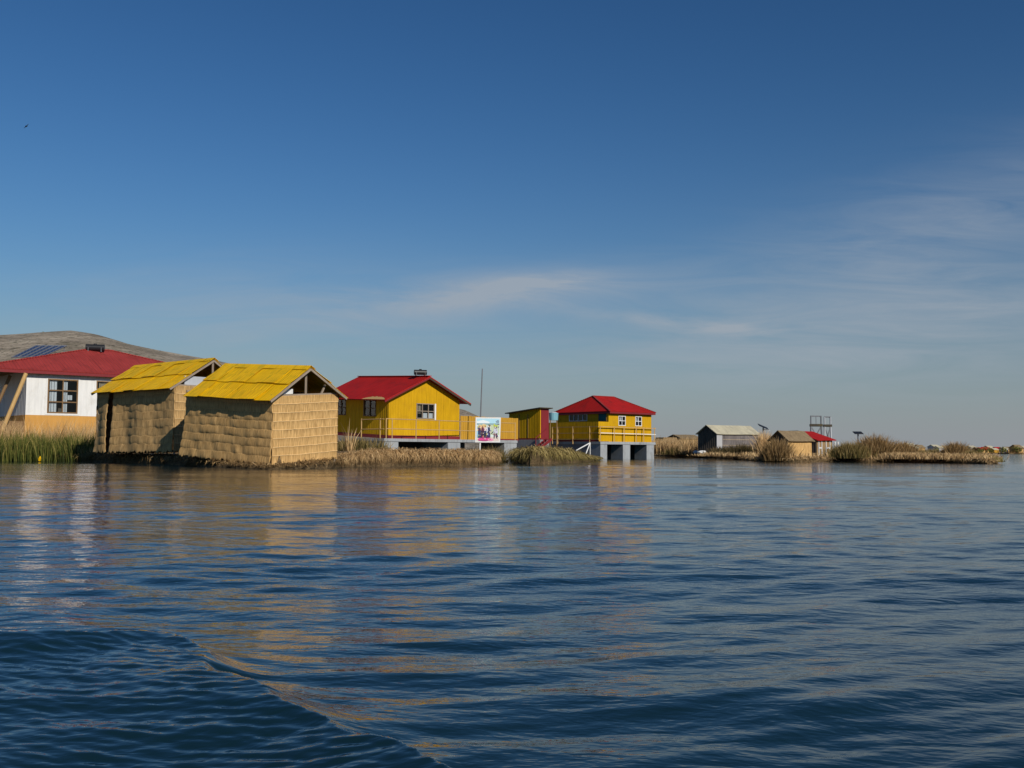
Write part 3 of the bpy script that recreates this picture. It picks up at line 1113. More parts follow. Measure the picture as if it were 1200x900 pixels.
hut2 = F(320, 36.9, (.62, .785), .07, .0625)
h2 = gable_hut(hut2, 3.1, 5.3, .10, 2.62, 3.62, 'larger woven reed hut with bright yellow roof, nearest the water', 40, .3, .22, 8, g1=5.0, bulge=.09)
hut1 = F(205, 42.6, (.62, .785), 0, -.008)
h1 = gable_hut(hut1, 3.7, 6.1, .54, 3.34, 4.52, 'reed hut with yellow roof standing half hidden behind the nearer hut', 60, .3, .03, 8, gap=(4.66, 5.02), bulge=.17, wav=.055, flare=.12, mat=M['reed_brown'])
b = MB(); fbox(b, hut2, .42, .98, .1, .16, 2.66, 2.84)
b.build('board', M['trim_white'], h2)
b = MB(); fbox(b, hut1, .5, 1.6, .1, .16, 3.36, 3.75)
b.build('board', M['steel_pale'], h1)


# ------------------------------------------------------------------ white house
def tank(name, c, r, d, label, parent_roof_z, Ln=1.0, rad=.24):
    """black horizontal water tank on a cradle"""
    root = thing(name, c, label, 'water tank')
    d = V((d[0], d[1], 0)).normalized()
    d = (d + V((.6, -.3, 0))).normalized()
    c = V(c) + V((0, 0, rad + .07))
    b = MB(); b.tube(c - d * Ln / 2, c + d * Ln / 2, rad, 14); b.build('drum', M['black'], root)
    n = d.cross(V((0, 0, 1)))
    b = MB(); b.tube(c + V((0, 0, rad * .8)), c + V((0, 0, rad + .04)), rad * .5, 10); b.build('lid', M['black'], root)
    for s_ in (-.35, .35):
        b = MB()
        q = c + d * Ln * s_
        b.bar(q - n * rad - V((0, 0, rad + .05)), q - n * rad * .98, .025); b.bar(q + n * rad - V((0, 0, rad + .05)), q + n * rad * .98, .025)
        b.bar(q - n * rad - V((0, 0, rad + .02)), q + n * rad - V((0, 0, rad + .02)), .05)
        b.build('cradle', M['steel'], root)
    return root


def hip_roof(fr, u0, u1, v0, v1, ze, ru0, ru1, rv, zr, mat, parent, th=.05, ridge_m=None):
    p = fr.p
    mb = MB()
    slab(mb, p(u0, v0, ze), p(u1, v0, ze), p(ru1, rv, zr), p(ru0, rv, zr), th)
    slab(mb, p(u1, v1, ze), p(u0, v1, ze), p(ru0, rv, zr), p(ru1, rv, zr), th)
    for (e, ru, a, b_) in ((u0, ru0, v1, v0), (u1, ru1, v0, v1)):
        x, y, z = p(e, a, ze), p(e, b_, ze), p(ru, rv, zr)
        n = (y - x).cross(z - x).normalized()
        if n.z < 0: n = -n
        mb.prism([x, y, z], -n * th)
    o = mb.build('roof', mat, parent)
    rc = MB()
    for a, b_ in (((u0, v0, ze), (ru0, rv, zr)), ((u1, v0, ze), (ru1, rv, zr)), ((u0, v1, ze), (ru0, rv, zr)), ((u1, v1, ze), (ru1, rv, zr)), ((ru0, rv, zr), (ru1, rv, zr))):
        rc.bar(p(*a) + V((0, 0, .02)), p(*b_) + V((0, 0, .02)), .16, .05)
    rc.build('ridge_cap', ridge_m or mat, o)
    fa = MB()
    fbox(fa, fr, u0 + .02, u1 - .02, v0 + .02, v0 + .06, ze - .2, ze - .05)
    fbox(fa, fr, u0 + .02, u1 - .02, v1 - .06, v1 - .02, ze - .2, ze - .05)
    fbox(fa, fr, u0 + .02, u0 + .06, v0 + .065, v1 - .065, ze - .2, ze - .05)
    fbox(fa, fr, u1 - .06, u1 - .02, v0 + .065, v1 - .065, ze - .2, ze - .05)
    fa.build('fascia', M['maroon'], o)
    return o


wh = F(30, 56, (.77, .64))
house_w = thing('white_house', wh.p(5, 3.5, .6), 'white walled house with ochre base and dull red hip roof behind the reeds', 'house')
holes = [(1.10, 2.73, 2.58, 4.5), (3.72, 5.6, 4.02, 4.5)]
b = MB(); wall_u(b, wh, 0, 11.5, 0, .12, 2.46, 4.86, holes)
wall_u(b, wh, 0, 11.5, 7 - .12, .12, 2.46, 4.86)
wall_v(b, wh, .12, 6.88, 11.5 - .12, .12, 2.46, 4.86); wall_v(b, wh, .12, 6.88, 0, .12, 2.46, 4.86)
b.build('wall', M['white'], house_w)
b = MB(); fbox(b, wh, -.02, 11.5, -.02, 7, .5, 2.455); b.build('wall_base', M['orange'], house_w)
b = MB(); fbox(b, wh, .2, 11.3, 2.6, 2.65, 2.47, 4.8); b.build('inner_partition', M['interior'], house_w)
hip_roof(wh, -2.7, 12.4, -.42, 7.4, 4.92, 4.3, 5.7, 3.5, 6.6, M['roof_dull'], house_w)
b = MB(); fbox(b, wh, -2.6, 12.3, -.3, 7.3, 4.865, 4.885); b.build('ceiling', M['wood_brown'], house_w)
window_u(house_w, wh, 1.10, 2.73, 2.58, 4.5, 0, 2, 3, M['wood_brown'], .075, [(1.24, 1.62, 2.6, 4.45, M['curtain']), (1.92, 2.18, 2.6, 4.45, M['curtain']), (2.0, 2.45, 3.35, 3.62, M['curtain'])], M['trim_white'])
window_u(house_w, wh, 3.72, 5.6, 4.02, 4.5, 0, 2, 1, M['wood_brown'], .06, [(3.9, 5.5, 4.05, 4.46, M['curtain_tan'])], M['trim_white'])
b = MB(); fbox(b, wh, -2.5, -.03, .1, 6.8, .5, 2.1); b.build('porch_floor', M['wood_brown'], house_w)
for v in (.0, 3.4, 6.7):
    b = MB(); b.tube(wh.p(-2.45, v, 2.1), wh.p(-2.45, v, 4.88), .07, 8); b.build('porch_post', M['wood_brown'], house_w)
b = MB(); b.tube(P(2, 506, 54.6), P(30.5, 437.5, 55.3), .11, 10)
tag(b.build('leaning_log', M['wood'], None, origin=P(2, 506, 54.6)), 'thick pale log leaning against the roof edge of the white house', 'log')
b = MB(); b.tube(P(-14, 500, 55.5), P(12, 440, 56.2), .09, 9)
tag(b.build('leaning_log', M['wood_brown'], None, origin=P(-14, 500, 55.5)), 'darker brown log leaning under the shaded porch roof', 'log')
tank('water_tank', wh.p(4.6, 3.2, 6.42), .22, wh.r, 'black water tank on the ridge of the dull red roof', 6.6, 1.05, .2)
# solar array on the far slope
root = thing('solar_array', P(32, 424, 59.6), 'blue solar panel array on posts above the dull red roof', 'solar panel')
lo0, lo1, hi0, hi1 = P(13, 418.8, 59.0), P(50, 418.2, 59.9), P(42, 404.6, 60.9), P(79, 405.0, 61.8)
for i in range(5):
    a, c = i / 5 + .008, (i + 1) / 5 - .008
    q = [lo0.lerp(lo1, a), lo0.lerp(lo1, c), hi0.lerp(hi1, c), hi0.lerp(hi1, a)]
    n = (q[1] - q[0]).cross(q[3] - q[0]).normalized()
    if n.z < 0: n = -n
    b = MB(); b.prism(q, -n * .04); pn = b.build('panel', M['solar'], root)
    b = MB()
    for j in range(4):
        b.bar(q[j] + n * .008, q[(j + 1) % 4] + n * .008, .035, .03)
    b.build('panel_frame', M['steel'], pn)
for q in (lo0.lerp(lo1, .15), lo0.lerp(lo1, .9), hi0.lerp(hi1, .15), hi0.lerp(hi1, .9)):
    b = MB(); b.tube(q - V((0, 0, .05)), V((q.x, q.y, 4.95)), .025, 6); b.build('post', M['steel'], root)


# ------------------------------------------------------------------ first yellow house, its deck, railing, fence
yh = F(455.5, 57, (.73, .68), 0, .045)
yroot = thing('yellow_house', yh.p(2.57, 3.1, 1.3), 'larger yellow house with red gable roof and black tank on the ridge', 'house')
Wy, Ly, zb, ze, zr = 5.15, 6.4, 1.32, 3.6, 4.8
hg = [(1.94, 3.25, 2.45, 3.33)]
hl = [(1.19, 2.4, 2.48, 3.42), (4.2, 5.2, 2.48, 3.42)]
b = MB()
wall_u(b, yh, 0, Wy, 0, .1, zb + .16, ze, hg)
wall_u(b, yh, 0, Wy, Ly - .1, .1, zb + .16, ze)
wall_v(b, yh, .1, Ly - .1, 0, .1, zb + .16, ze, hl)
wall_v(b, yh, .1, Ly - .1, Wy - .1, .1, zb + .16, ze)
for v in (0, Ly - .1):
    b.prism([yh.p(0, v, ze), yh.p(Wy, v, ze), yh.p(Wy / 2, v, zr)], yh.l * .1)
b.build('wall', M['yellow'], yroot)
b = MB(); fbox(b, yh, -.02, Wy + .02, -.02, Ly + .02, zb - .04, zb + .155); b.build('base_board', M['maroon'], yroot)
b = MB(); fbox(b, yh, .2, Wy - .2, 2.9, 2.95, zb + .16, ze); b.build('inner_partition', M['interior'], yroot)
window_u(yroot, yh, 1.94, 3.25, 2.45, 3.33, 0, 3, 2, M['wood_grey'], .05, [(2.02, 2.35, 2.75, 3.3, M['curtain_tan']), (2.5, 3.2, 2.47, 2.78, M['curtain'])], None)
b = MB(); fbox(b, yh, 3.262, 3.36, -.03, -.002, 2.40, 3.34); b.build('shutter', M['trim_white'], yroot)
for (a, c, _, _) in hl: window_v(yroot, yh, a, c, 2.48, 3.42, 0, 2, 2, M['wood_brown'])
oe, og = .55, .42
sl = (zr - ze) / (Wy / 2)
b = MB()
slab(b, yh.p(-oe, -og, ze - oe * sl + .1), yh.p(-oe, Ly + .3, ze - oe * sl + .1), yh.p(Wy / 2, Ly + .3, zr + .1), yh.p(Wy / 2, -og, zr + .1), .05)
slab(b, yh.p(Wy + oe, -og, ze - oe * sl + .1), yh.p(Wy + oe, Ly + .3, ze - oe * sl + .1), yh.p(Wy / 2, Ly + .3, zr + .1), yh.p(Wy / 2, -og, zr + .1), .05)
ro = b.build('roof', M['roof_red'], yroot)
b = MB(); b.bar(yh.p(Wy / 2, -og, zr + .12), yh.p(Wy / 2, Ly + .3, zr + .12), .25, .04); b.build('ridge_cap', M['roof_red'], ro)
b = MB()
n_ = 12
pts_t = [yh.p(-oe + .02, -og + .1 + 2.2 * i / n_, ze - oe * sl + .112) for i in range(n_ + 1)]
for i in range(n_):
    w0 = .42 * math.sin(math.pi * i / n_) ** .6 * (.8 + .3 * random.random()); w1 = .42 * math.sin(math.pi * (i + 1) / n_) ** .6 * (.8 + .3 * random.random())
    d_ = (yh.r + V((0, 0, sl))).normalized()
    if i == 0: w0 = .02
    b.poly(pts_t[i], pts_t[i] + d_ * w0, pts_t[i + 1] + d_ * w1, pts_t[i + 1])
b.build('tan_patch', M['wood'], ro)  # tan strip laid on the roof along the left eave
for v in (-og + .03,):
    for sgn in (0, 1):
        b = MB(); ua = -oe if sgn == 0 else Wy + oe
        b.bar(yh.p(ua, v, ze - oe * sl - .0), yh.p(Wy / 2, v, zr - .0), .04, .1); b.build('barge_board', M['maroon'] if sgn == 0 else M['dark'], ro)
tank('water_tank', yh.p(Wy / 2 - .1, .35, zr + .1), .2, yh.r, 'black water tank on the ridge of the bright red gable roof', zr, .72, .15)

# deck
dk0, dk1 = XY(451, 54.5), XY(607, 62)
ddir = (dk1 - dk0).normalized()
dk = F(451, 54.5, (ddir.x, ddir.y))
DL = (dk1 - dk0).length
deck = thing('concrete_deck', dk.p(DL / 2, 2, 0), 'grey concrete deck on piers in front of the larger yellow house', 'deck')
b = MB(); fbox(b, dk, 0, DL, 0, 9.0, 1.12, 1.28); b.build('slab', M['concrete'], deck)


def u_at(fr, px, v=0):
    k = (px - 600) / FPX
    # X + r.x u = k (Y + r.y u)
    o = fr.o + fr.l * v
    return (k * o.y - o.x) / (fr.r.x - k * fr.r.y)


def v_at(fr, px, u=0):
    k = (px - 600) / FPX
    o = fr.o + fr.r * u
    return (k * o.y - o.x) / (fr.l.x - k * fr.l.y)


for (a, c) in ((451.5, 468), (526, 540.5), (592, 606.5)):
    b = MB(); fbox(b, dk, max(.02, u_at(dk, a)), min(DL - .02, u_at(dk, c)), .04, 2.2, -.6, 1.117); b.build('pier', M['concrete'], deck)
b = MB(); fbox(b, dk, .3, DL - .1, 4.5, 4.7, -.5, 1.116); b.build('rear_wall', M['concrete_dark'], deck)
rail = thing('railing', dk.p(DL / 2, .1, 1.28), 'yellow pole railing along the deck of the larger yellow house', 'railing')
us = [u_at(dk, x, .1) for x in (453, 460, 488, 515, 540, 572, 604)]
for u in us:
    b = MB(); b.tube(dk.p(u, .1, 1.28), dk.p(u, .1, 2.36), .03, 7); b.build('post', M['wood'], rail)
for z in (2.33, 1.8):
    b = MB(); b.tube(dk.p(us[0], .1, z), dk.p(us[-1], .1, z - .02), .026, 7); b.build('rail', M['wood'], rail)
vs = [.15, v_at(dk, 446, .06), v_at(dk, 424, .06)]
for v in vs[1:]:
    b = MB(); b.tube(dk.p(.06, v, 1.28), dk.p(.06, v, 2.36), .03, 7); b.build('post', M['wood'], rail)
for z in (2.31, 1.78):
    b = MB(); b.tube(dk.p(.06, .12, z), dk.p(.06, vs[-1], z), .026, 7); b.build('rail', M['wood'], rail)
# board fence
f0, f1 = XY(540, 62.6), XY(607.5, 67.5)
ff = F(540, 62.6, ((f1 - f0).x, (f1 - f0).y))
FL = (f1 - f0).length
fence = thing('board_fence', ff.p(FL / 2, 0, 1.28), 'yellow board fence on the deck between the two yellow houses', 'fence')
b = MB()
nb = 22
for i in range(nb):
    fbox(b, ff, FL * i / nb + .006, FL * (i + 1) / nb - .006, 0, .03 + .006 * (i % 2), 1.285, 2.76 + .03 * random.random())
b.build('boards', M['yellow_dull'], fence)
for z in (1.6, 2.45):
    b = MB(); fbox(b, ff, 0, FL, .04, .1, z, z + .08); b.build('rail', M['wood_brown'], fence)
bs = MB(); fbox(bs, ff, 2.6, FL, -.03, -.004, 1.283, 1.40); bs.build('kick_board', M['maroon'], fence)
# mast
b = MB(); q0 = V((*XY(562.6, 62.0).xy, 1.283)); q1 = P(565.3, 432, 62.0); b.tube(q0, q1, .045, 8, .03)
tag(b.build('mast', M['steel'], None, origin=q0), 'tall thin grey mast standing on the deck behind the picture banner', 'mast')

# banner
bD = 48.2
bn = thing('picture_banner', V((*XY(563, bD).xy, .5)), 'white bordered picture banner of festival dancers on a white post', 'banner')
bl, br_, tl, tr_ = P(556.8, 518.4, bD), P(586, 518.2, bD + .45), P(557.4, 489, bD), P(587, 489.2, bD + .45)
b = MB(); nrm_b = (br_ - bl).cross(tl - bl).normalized()
b.prism([bl, br_, tr_, tl], -nrm_b * .03); bo = b.build('board', M['trim_white'], bn)


def bp(x, y, k): return (bl.lerp(br_, x)).lerp(tl.lerp(tr_, x), y) + nrm_b * (.004 + .003 * k)


pic = MB()


def art(pts, c, k):
    pic.col = c; pic.poly(*[bp(x, y, k) for x, y in pts])


def rect(x0, y0, x1, y1, c, k): art([(x0, y0), (x1, y0), (x1, y1), (x0, y1)], c, k)


def oval(cx, cy, rx, ry, c, k, n=10): art([(cx + rx * math.cos(2 * math.pi * i / n), cy + ry * math.sin(2 * math.pi * i / n)) for i in range(n)], c, k)


rect(.05, .05, .95, .95, (.62, .72, .70), 0)
rect(.05, .76, .95, .95, (.40, .66, .78), 1)
art([(.05, .84), (.3, .9), (.55, .82), (.55, .76), (.05, .76)], (.72, .80, .84), 2)
rect(.05, .7, .95, .76, (.22, .36, .40), 1)
rect(.6, .3, .95, .7, (.50, .58, .38), 1)
rect(.05, .05, .95, .22, (.66, .56, .5), 1)
oval(.36, .12, .27, .08, (.62, .05, .24), 2)
oval(.62, .1, .12, .06, (.70, .30, .42), 2)
art([(.05, .45), (.2, .68), (.34, .74), (.45, .6), (.2, .45)], (.74, .48, .24), 2)
rect(.05, .2, .2, .46, (.35, .62, .72), 2)
for (x, c1, c2) in ((.16, (.06, .02, .07), (.02, .03, .12)), (.28, (.10, .02, .06), (.05, .01, .04)), (.39, (.03, .03, .09), (.015, .02, .05)), (.53, (.02, .03, .11), (.03, .01, .09))):
    art([(x - .07, .18), (x + .07, .18), (x + .055, .5), (x - .055, .5)], c2, 3)
    art([(x - .055, .46), (x + .055, .46), (x + .04, .6), (x - .04, .6)], c1 if x != .39 else (.66, .6, .6), 4)
    oval(x, .64, .028, .035, (.36, .2, .12), 5)
    oval(x, .69, .05, .022, (.74, .62, .3) if x < .5 else (.12, .16, .06), 6)
rect(.44, .3, .5, .56, (.62, .70, .86), 4)
art([(.73, .15), (.77, .15), (.79, .34), (.84, .15), (.88, .15), (.87, .52), (.74, .52)], (.06, .05, .08), 3)
art([(.7, .36), (.9, .36), (.88, .55), (.73, .55)], (.55, .55, .66), 4)
oval(.8, .6, .05, .045, (.03, .04, .02), 5)
oval(.8, .66, .085, .035, (.42, .52, .05), 6)
oval(.74, .7, .025, .05, (.55, .6, .08), 5)
art([(.62, .36), (.74, .48), (.75, .44), (.64, .33)], (.05, .05, .06), 4)
rd_ = random.Random(12)
for _ in range(46):
    x_, y_ = rd_.uniform(.08, .62), rd_.uniform(.12, .72)
    if rd_.random() < .25: x_, y_ = rd_.uniform(.68, .93), rd_.uniform(.12, .68)
    c_ = rd_.choice([(.03, .03, .08), (.62, .5, .42), (.55, .06, .2), (.7, .68, .66), (.1, .12, .3), (.5, .42, .12), (.16, .1, .08), (.3, .4, .3)])
    oval(x_, y_, rd_.uniform(.012, .03), rd_.uniform(.012, .045), c_, 8, 7)
rect(.12, .03 + .03, .5, .075, (.18, .08, .16), 7)
rect(.8, .83, .93, .85, (.12, .12, .16), 4); rect(.82, .79, .93, .81, (.12, .12, .16), 4); rect(.84, .87, .92, .885, (.14, .12, .18), 4); rect(.87, .71, .94, .735, (.1, .08, .12), 4)
pic.build('printed_picture', M['print'], bo)
b = MB()
pp = bl.lerp(br_, .21)
b.bar(V((pp.x - .02, pp.y + .07, .45)), V((pp.x, pp.y + .07, tl.z)), .06); b.build('post', M['trim_white'], bn)


# ------------------------------------------------------------------ shed and second yellow house
sh = F(633, 80, (.72, .69))
shed = thing('yellow_shed', sh.p(.5, 1.7, .5), 'small yellow shed with dark sloping roof and maroon door wall', 'shed')
b = MB(); wall_v(b, sh, 0, 3.5, 0, .1, 1.62, 3.6); wall_u(b, sh, .1, 1.0, 3.4, .1, 1.62, 3.6); wall_v(b, sh, .1, 3.4, .9, .1, 1.62, 3.6)
b.prism([sh.p(0, 0, 3.6), sh.p(0, 3.5, 3.6), sh.p(0, 0, 3.95)], sh.r * .1)
b.build('wall', M['yellow'], shed)
b = MB(); wall_u(b, sh, .1, 1.0, 0, .1, 1.5, 3.94); b.build('door_wall', M['maroon'], shed)
b = MB(); fbox(b, sh, -.02, 1.02, -.02, 3.5, .3, 1.50); b.build('base', M['concrete_dark'], shed)
b = MB(); fbox(b, sh, -.01, .09, .12, 3.5, 1.503, 1.617); b.build('base_board', M['maroon'], shed)
b = MB(); slab(b, sh.p(-.25, -.25, 4.02), sh.p(1.2, -.25, 4.02), sh.p(1.2, 3.75, 3.66), sh.p(-.25, 3.75, 3.66), .07); b.build('roof', M['dark'], shed)
for v in (1.3, 2.3):
    b = MB(); fbox(b, sh, -.03, -.004, v, v + .05, 1.65, 3.5); b.build('batten', M['wood_brown'], shed)
b = MB(); wall_v(b, sh, 2.35, 3.3, -.02, .015, 1.7, 3.0); b.build('shutter', M['yellow_dull'], shed)
# red stair
st = thing('stairs', sh.p(.4, -.9, .6), 'maroon stairs with a handrail leading up to the shed door', 'stairs')
a0, a1 = P(628, 525, 78.0), P(641, 514.5, 79.0)
for off in (0, .5):
    b = MB(); o_ = sh.l * -off
    b.bar(a0 + o_, a1 + o_, .06, .2); b.build('stringer', M['maroon'], st)
for i in range(4):
    b = MB(); q = a0.lerp(a1, (i + .6) / 4.4)
    b.box(q + V((-.12, 0, .05)), V((.24, 0, 0)), sh.l * -.5, V((0, 0, .04))); b.build('tread', M['maroon'], st)
b = MB(); b.bar(a0 + V((0, 0, .1)), a0 + V((0, 0, .8)), .05); b.bar(a0 + V((0, 0, .8)), a1 + V((0, 0, .8)), .05); b.bar(a1, a1 + V((0, 0, .8)), .05); b.build('handrail', M['maroon'], st)

rh = F(701.5, 85, (.78, .62))
rr = thing('yellow_house', rh.p(3.5, 3.3, 1.4), 'smaller yellow house with red hip roof and veranda standing over the water', 'house')
zf, ze = 1.42, 3.9
u0h, u1h, v1h = 1.17, 6.3, 6.68
hr = [(2.3, 3.15, 2.78, 3.62), (4.3, 5.1, 2.78, 3.62)]
hl = [(2.63, 4.94, 3.2, 3.82), (.25, 1.24, 3.12, 3.84)]
b = MB()
wall_u(b, rh, u0h, u1h, 0, .1, zf, ze, hr); wall_u(b, rh, u0h, u1h, v1h - .1, .1, zf, ze)
wall_v(b, rh, .1, v1h - .1, u0h, .1, zf, ze, hl); wall_v(b, rh, .1, v1h - .1, u1h - .1, .1, zf, ze)
b.build('wall', M['yellow'], rr)
b = MB(); wall_v(b, rh, 0, v1h, 0, .07, zf + .16, 3.08); wall_u(b, rh, .07, u0h, 0.002, .07, zf + .02, 3.08); b.build('veranda_parapet', M['yellow'], rr)
b = MB(); fbox(b, rh, -.02, .05, .0, v1h, zf + .003, zf + .155); b.build('base_board', M['maroon'], rr)
b = MB(); fbox(b, rh, u0h + .2, u1h - .2, 2.4, 2.45, zf, ze); b.build('inner_partition', M['interior'], rr)
hip_roof(rh, 1.0, 6.5, -.35, 7.0, 3.98, 2.5, 5.0, 3.33, 5.42, M['roof_red'], rr, ridge_m=M['roof_dull'])
for h in hr: window_u(rr, rh, h[0], h[1], h[2], h[3], 0, 2, 2, M['trim_white'], .06, [(h[0] + .25, h[1] - .25, 3.2, 3.55, M['curtain'])], None)
window_v(rr, rh, 2.63, 4.94, 3.2, 3.82, u0h, 4, 1, M['trim_white'], .05)
window_v(rr, rh, .25, 1.24, 3.12, 3.84, u0h, 1, 1, M['wood_brown'], .05, M['teal'])
pon = thing('concrete_pontoon', rh.p(3, 3, 0), 'grey concrete base with two dark openings under the smaller yellow house', 'pontoon')
b = MB(); fbox(b, rh, -.06, 6.5, -.3, 7.0, 1.2, zf - .003); b.build('slab', M['concrete'], pon)
for (a, c) in ((0, .75), (2.6, 3.45), (5.45, 6.35)):
    b = MB(); fbox(b, rh, a, c, -.25, 1.2, -.6, 1.197); b.build('pier', M['concrete'], pon)
b = MB(); fbox(b, rh, 0, .2, 1.21, 6.9, -.6, 1.196); b.build('side_wall', M['concrete_dark'], pon)
b = MB(); fbox(b, rh, 6.1, 6.3, 1.21, 6.9, -.6, 1.196); b.build('side_wall', M['concrete_dark'], pon)
b = MB(); fbox(b, rh, .25, 6.4, 4.0, 4.2, -.6, 1.195); b.build('rear_wall', M['concrete_dark'], pon)
rl = thing('railing', rh.p(3, -.25, zf), 'pale pole railing round the veranda of the smaller yellow house', 'railing')
for u in (-.02, 1.6, 2.75, 4.2, 5.1, 6.44):
    b = MB(); b.bar(rh.p(u, -.24, zf), rh.p(u, -.24, zf + 1.28), .07); b.build('post', M['wood'], rl)
for z in (1.24, .72):
    b = MB(); b.bar(rh.p(-.02, -.24, zf + z), rh.p(6.6, -.24, zf + z - .05), .06); b.build('rail', M['wood'] if z > 1 else M['trim_white'], rl)
for v in (.85, 2.95, 4.9, 5.6):
    b = MB(); b.bar(rh.p(-.18, v, zf - .2), rh.p(-.18, v, zf + 1.28), .07); b.build('post', M['wood'], rl)
for z in (1.24, .72, .2):
    b = MB(); b.bar(rh.p(-.18, -.2, zf + z), rh.p(-.18, 5.7, zf + z), .055); b.build('rail', M['wood'], rl)
# pale blue tank
tb = P(648.8, 492.5, 86)
tk = thing('water_tank', V((tb.x, tb.y, .6)), 'pale blue plastic water tank on a stand between shed and hip roofed house', 'water tank')
b = MB(); b.tube(tb, tb + V((0, 0, .62)), .36, 16, .4); b.build('drum', M['blue_tank'], tk)
b = MB(); b.tube(tb + V((0, 0, .62)), tb + V((0, 0, .7)), .3, 14, .2); b.build('lid', M['steel_pale'], tk)
for dx, dy in ((-.28, -.2), (.28, -.2), (-.28, .25), (.28, .25)):
    b = MB(); b.bar(V((tb.x + dx, tb.y + dy, .4)), tb + V((dx, dy, 0)), .07); b.build('leg', M['wood_brown'], tk)
# trestle on the small island
tr = thing('pole_trestle', V((*XY(690, 78).xy, .3)), 'pale pole trestle on the mossy reed bank below the veranda', 'trestle')
ap = P(691.5, 519, 78)
for (x, y, D_) in ((675, 528, 76.5), (686.5, 532, 77.5), (691.5, 533, 78.3)):
    b = MB(); b.tube(P(x, y, D_), ap, .045, 7); b.build('leg', M['trim_white'], tr)


# ------------------------------------------------------------------ right hand huts
def side_hut(fr, U, Vv, zb, zt, zr, name, label, wall_m, gable_m, roof_m, oe=.15, extra=None, cat='hut'):
    """ridge along u; dark gable on the left (u=0)"""
    root = thing(name, fr.p(U / 2, Vv / 2, zb), label, cat)
    b = MB(); wall_u(b, fr, 0, U, 0, .08, zb, zt); wall_u(b, fr, 0, U, Vv - .08, .08, zb, zt); wall_v(b, fr, .08, Vv - .08, U - .08, .08, zb, zt)
    b.build('wall', wall_m, root)
    b = MB(); wall_v(b, fr, .08, Vv - .08, 0, .08, zb, zt)
    b.prism([fr.p(0, 0, zt), fr.p(0, Vv, zt), fr.p(0, Vv / 2, zr)], fr.r * .08)
    b.build('gable', gable_m, root)
    b = MB(); b.prism([fr.p(U - .08, 0, zt), fr.p(U - .08, Vv, zt), fr.p(U - .08, Vv / 2, zr)], fr.r * .08); b.build('gable', gable_m, root)
    sl_ = (zr - zt) / (Vv / 2)
    nseg = 7
    b = MB()
    r = random.Random(int(zr * 100))
    sg = [r.uniform(-.03, .03) for _ in range(nseg + 1)]
    for i in range(nseg):
        a, c = -oe + (U + 2 * oe) * i / nseg, -oe + (U + 2 * oe) * (i + 1) / nseg
        for v_e in (-oe, Vv + oe):
            slab(b, fr.p(a, v_e, zt - sl_ * oe + .06 + sg[i]), fr.p(c, v_e, zt - sl_ * oe + .06 + sg[i + 1]), fr.p(c, Vv / 2, zr + .06 + sg[i + 1] * .7), fr.p(a, Vv / 2, zr + .06 + sg[i] * .7), .05)
    b.build('roof', roof_m, root)
    return root


gs = F(840, 96, (.80, .60))
r_ = side_hut(gs, u_at(gs, 889), 2.35, .3, 2.35, 3.1, 'plank_shack', 'grey weathered plank shack with pale bleached sheet roof', M['planks'], M['dark_plank'], M['sheet_pale'], .18, cat='shack')
b = MB(); fbox(b, gs, -.01, .75, -.02, -.002, .45, 2.3); b.build('pale_panel', M['plank_pale'], r_)
for i, z in enumerate((.7, 1.2, 1.75)):
    b = MB(); fbox(b, gs, .8, u_at(gs, 888), -.025, -.002, z, z + .07); b.build('batten', M['wood_grey'], r_)
th = F(923.5, 75.5, (.80, .60))
r_ = side_hut(th, u_at(th, 951), 1.6, .12, 1.58, 2.2, 'thatched_hut', 'low reed hut with brown thatched roof beside a tall reed clump', M['reed'], M['dark_plank'], M['thatch'], .2)
rd = F(957, 82, (.80, .60))
r_ = side_hut(rd, u_at(rd, 975), 4.2, .3, 1.65, 2.3, 'red_roofed_hut', 'small hut with red sheet roof and white door frames', M['reed_old'], M['dark_plank'], M['roof_red'], .25)
for px_ in (959.5, 963, 968, 972.5):
    u = u_at(rd, px_, -.05); b = MB(); fbox(b, rd, u - .035, u + .035, -.06, -.003, .3, 1.6); b.build('white_post', M['trim_white'], r_)
for a, c in ((959.5, 963), (968, 972.5)):
    b = MB(); fbox(b, rd, u_at(rd, a, -.05) + .052, u_at(rd, c, -.05) - .052, -.06, -.003, .95, 1.05); b.build('white_bar', M['trim_white'], r_)
b = MB(); q = rd.p(0, 2.1, 2.3) ; b.tube(q - rd.r * .9 + V((0, 0, .02)), q + rd.r * .4 + V((0, 0, .06)), .06, 8); b.build('ridge_pole', M['black'], r_)
# pale posts right of the red hut
for px_, lb in ((978.5, 'white post at the right end of the red roofed hut'), (982, 'rightmost white post beside the red roofed hut')):
    q = XY(px_, 82); b = MB(); b.bar(V((q.x, q.y, .3)), V((q.x, q.y, 1.5)), .08)
    tag(b.build('white_post', M['trim_white'], None, origin=(q.x, q.y, .3)), lb, 'post')
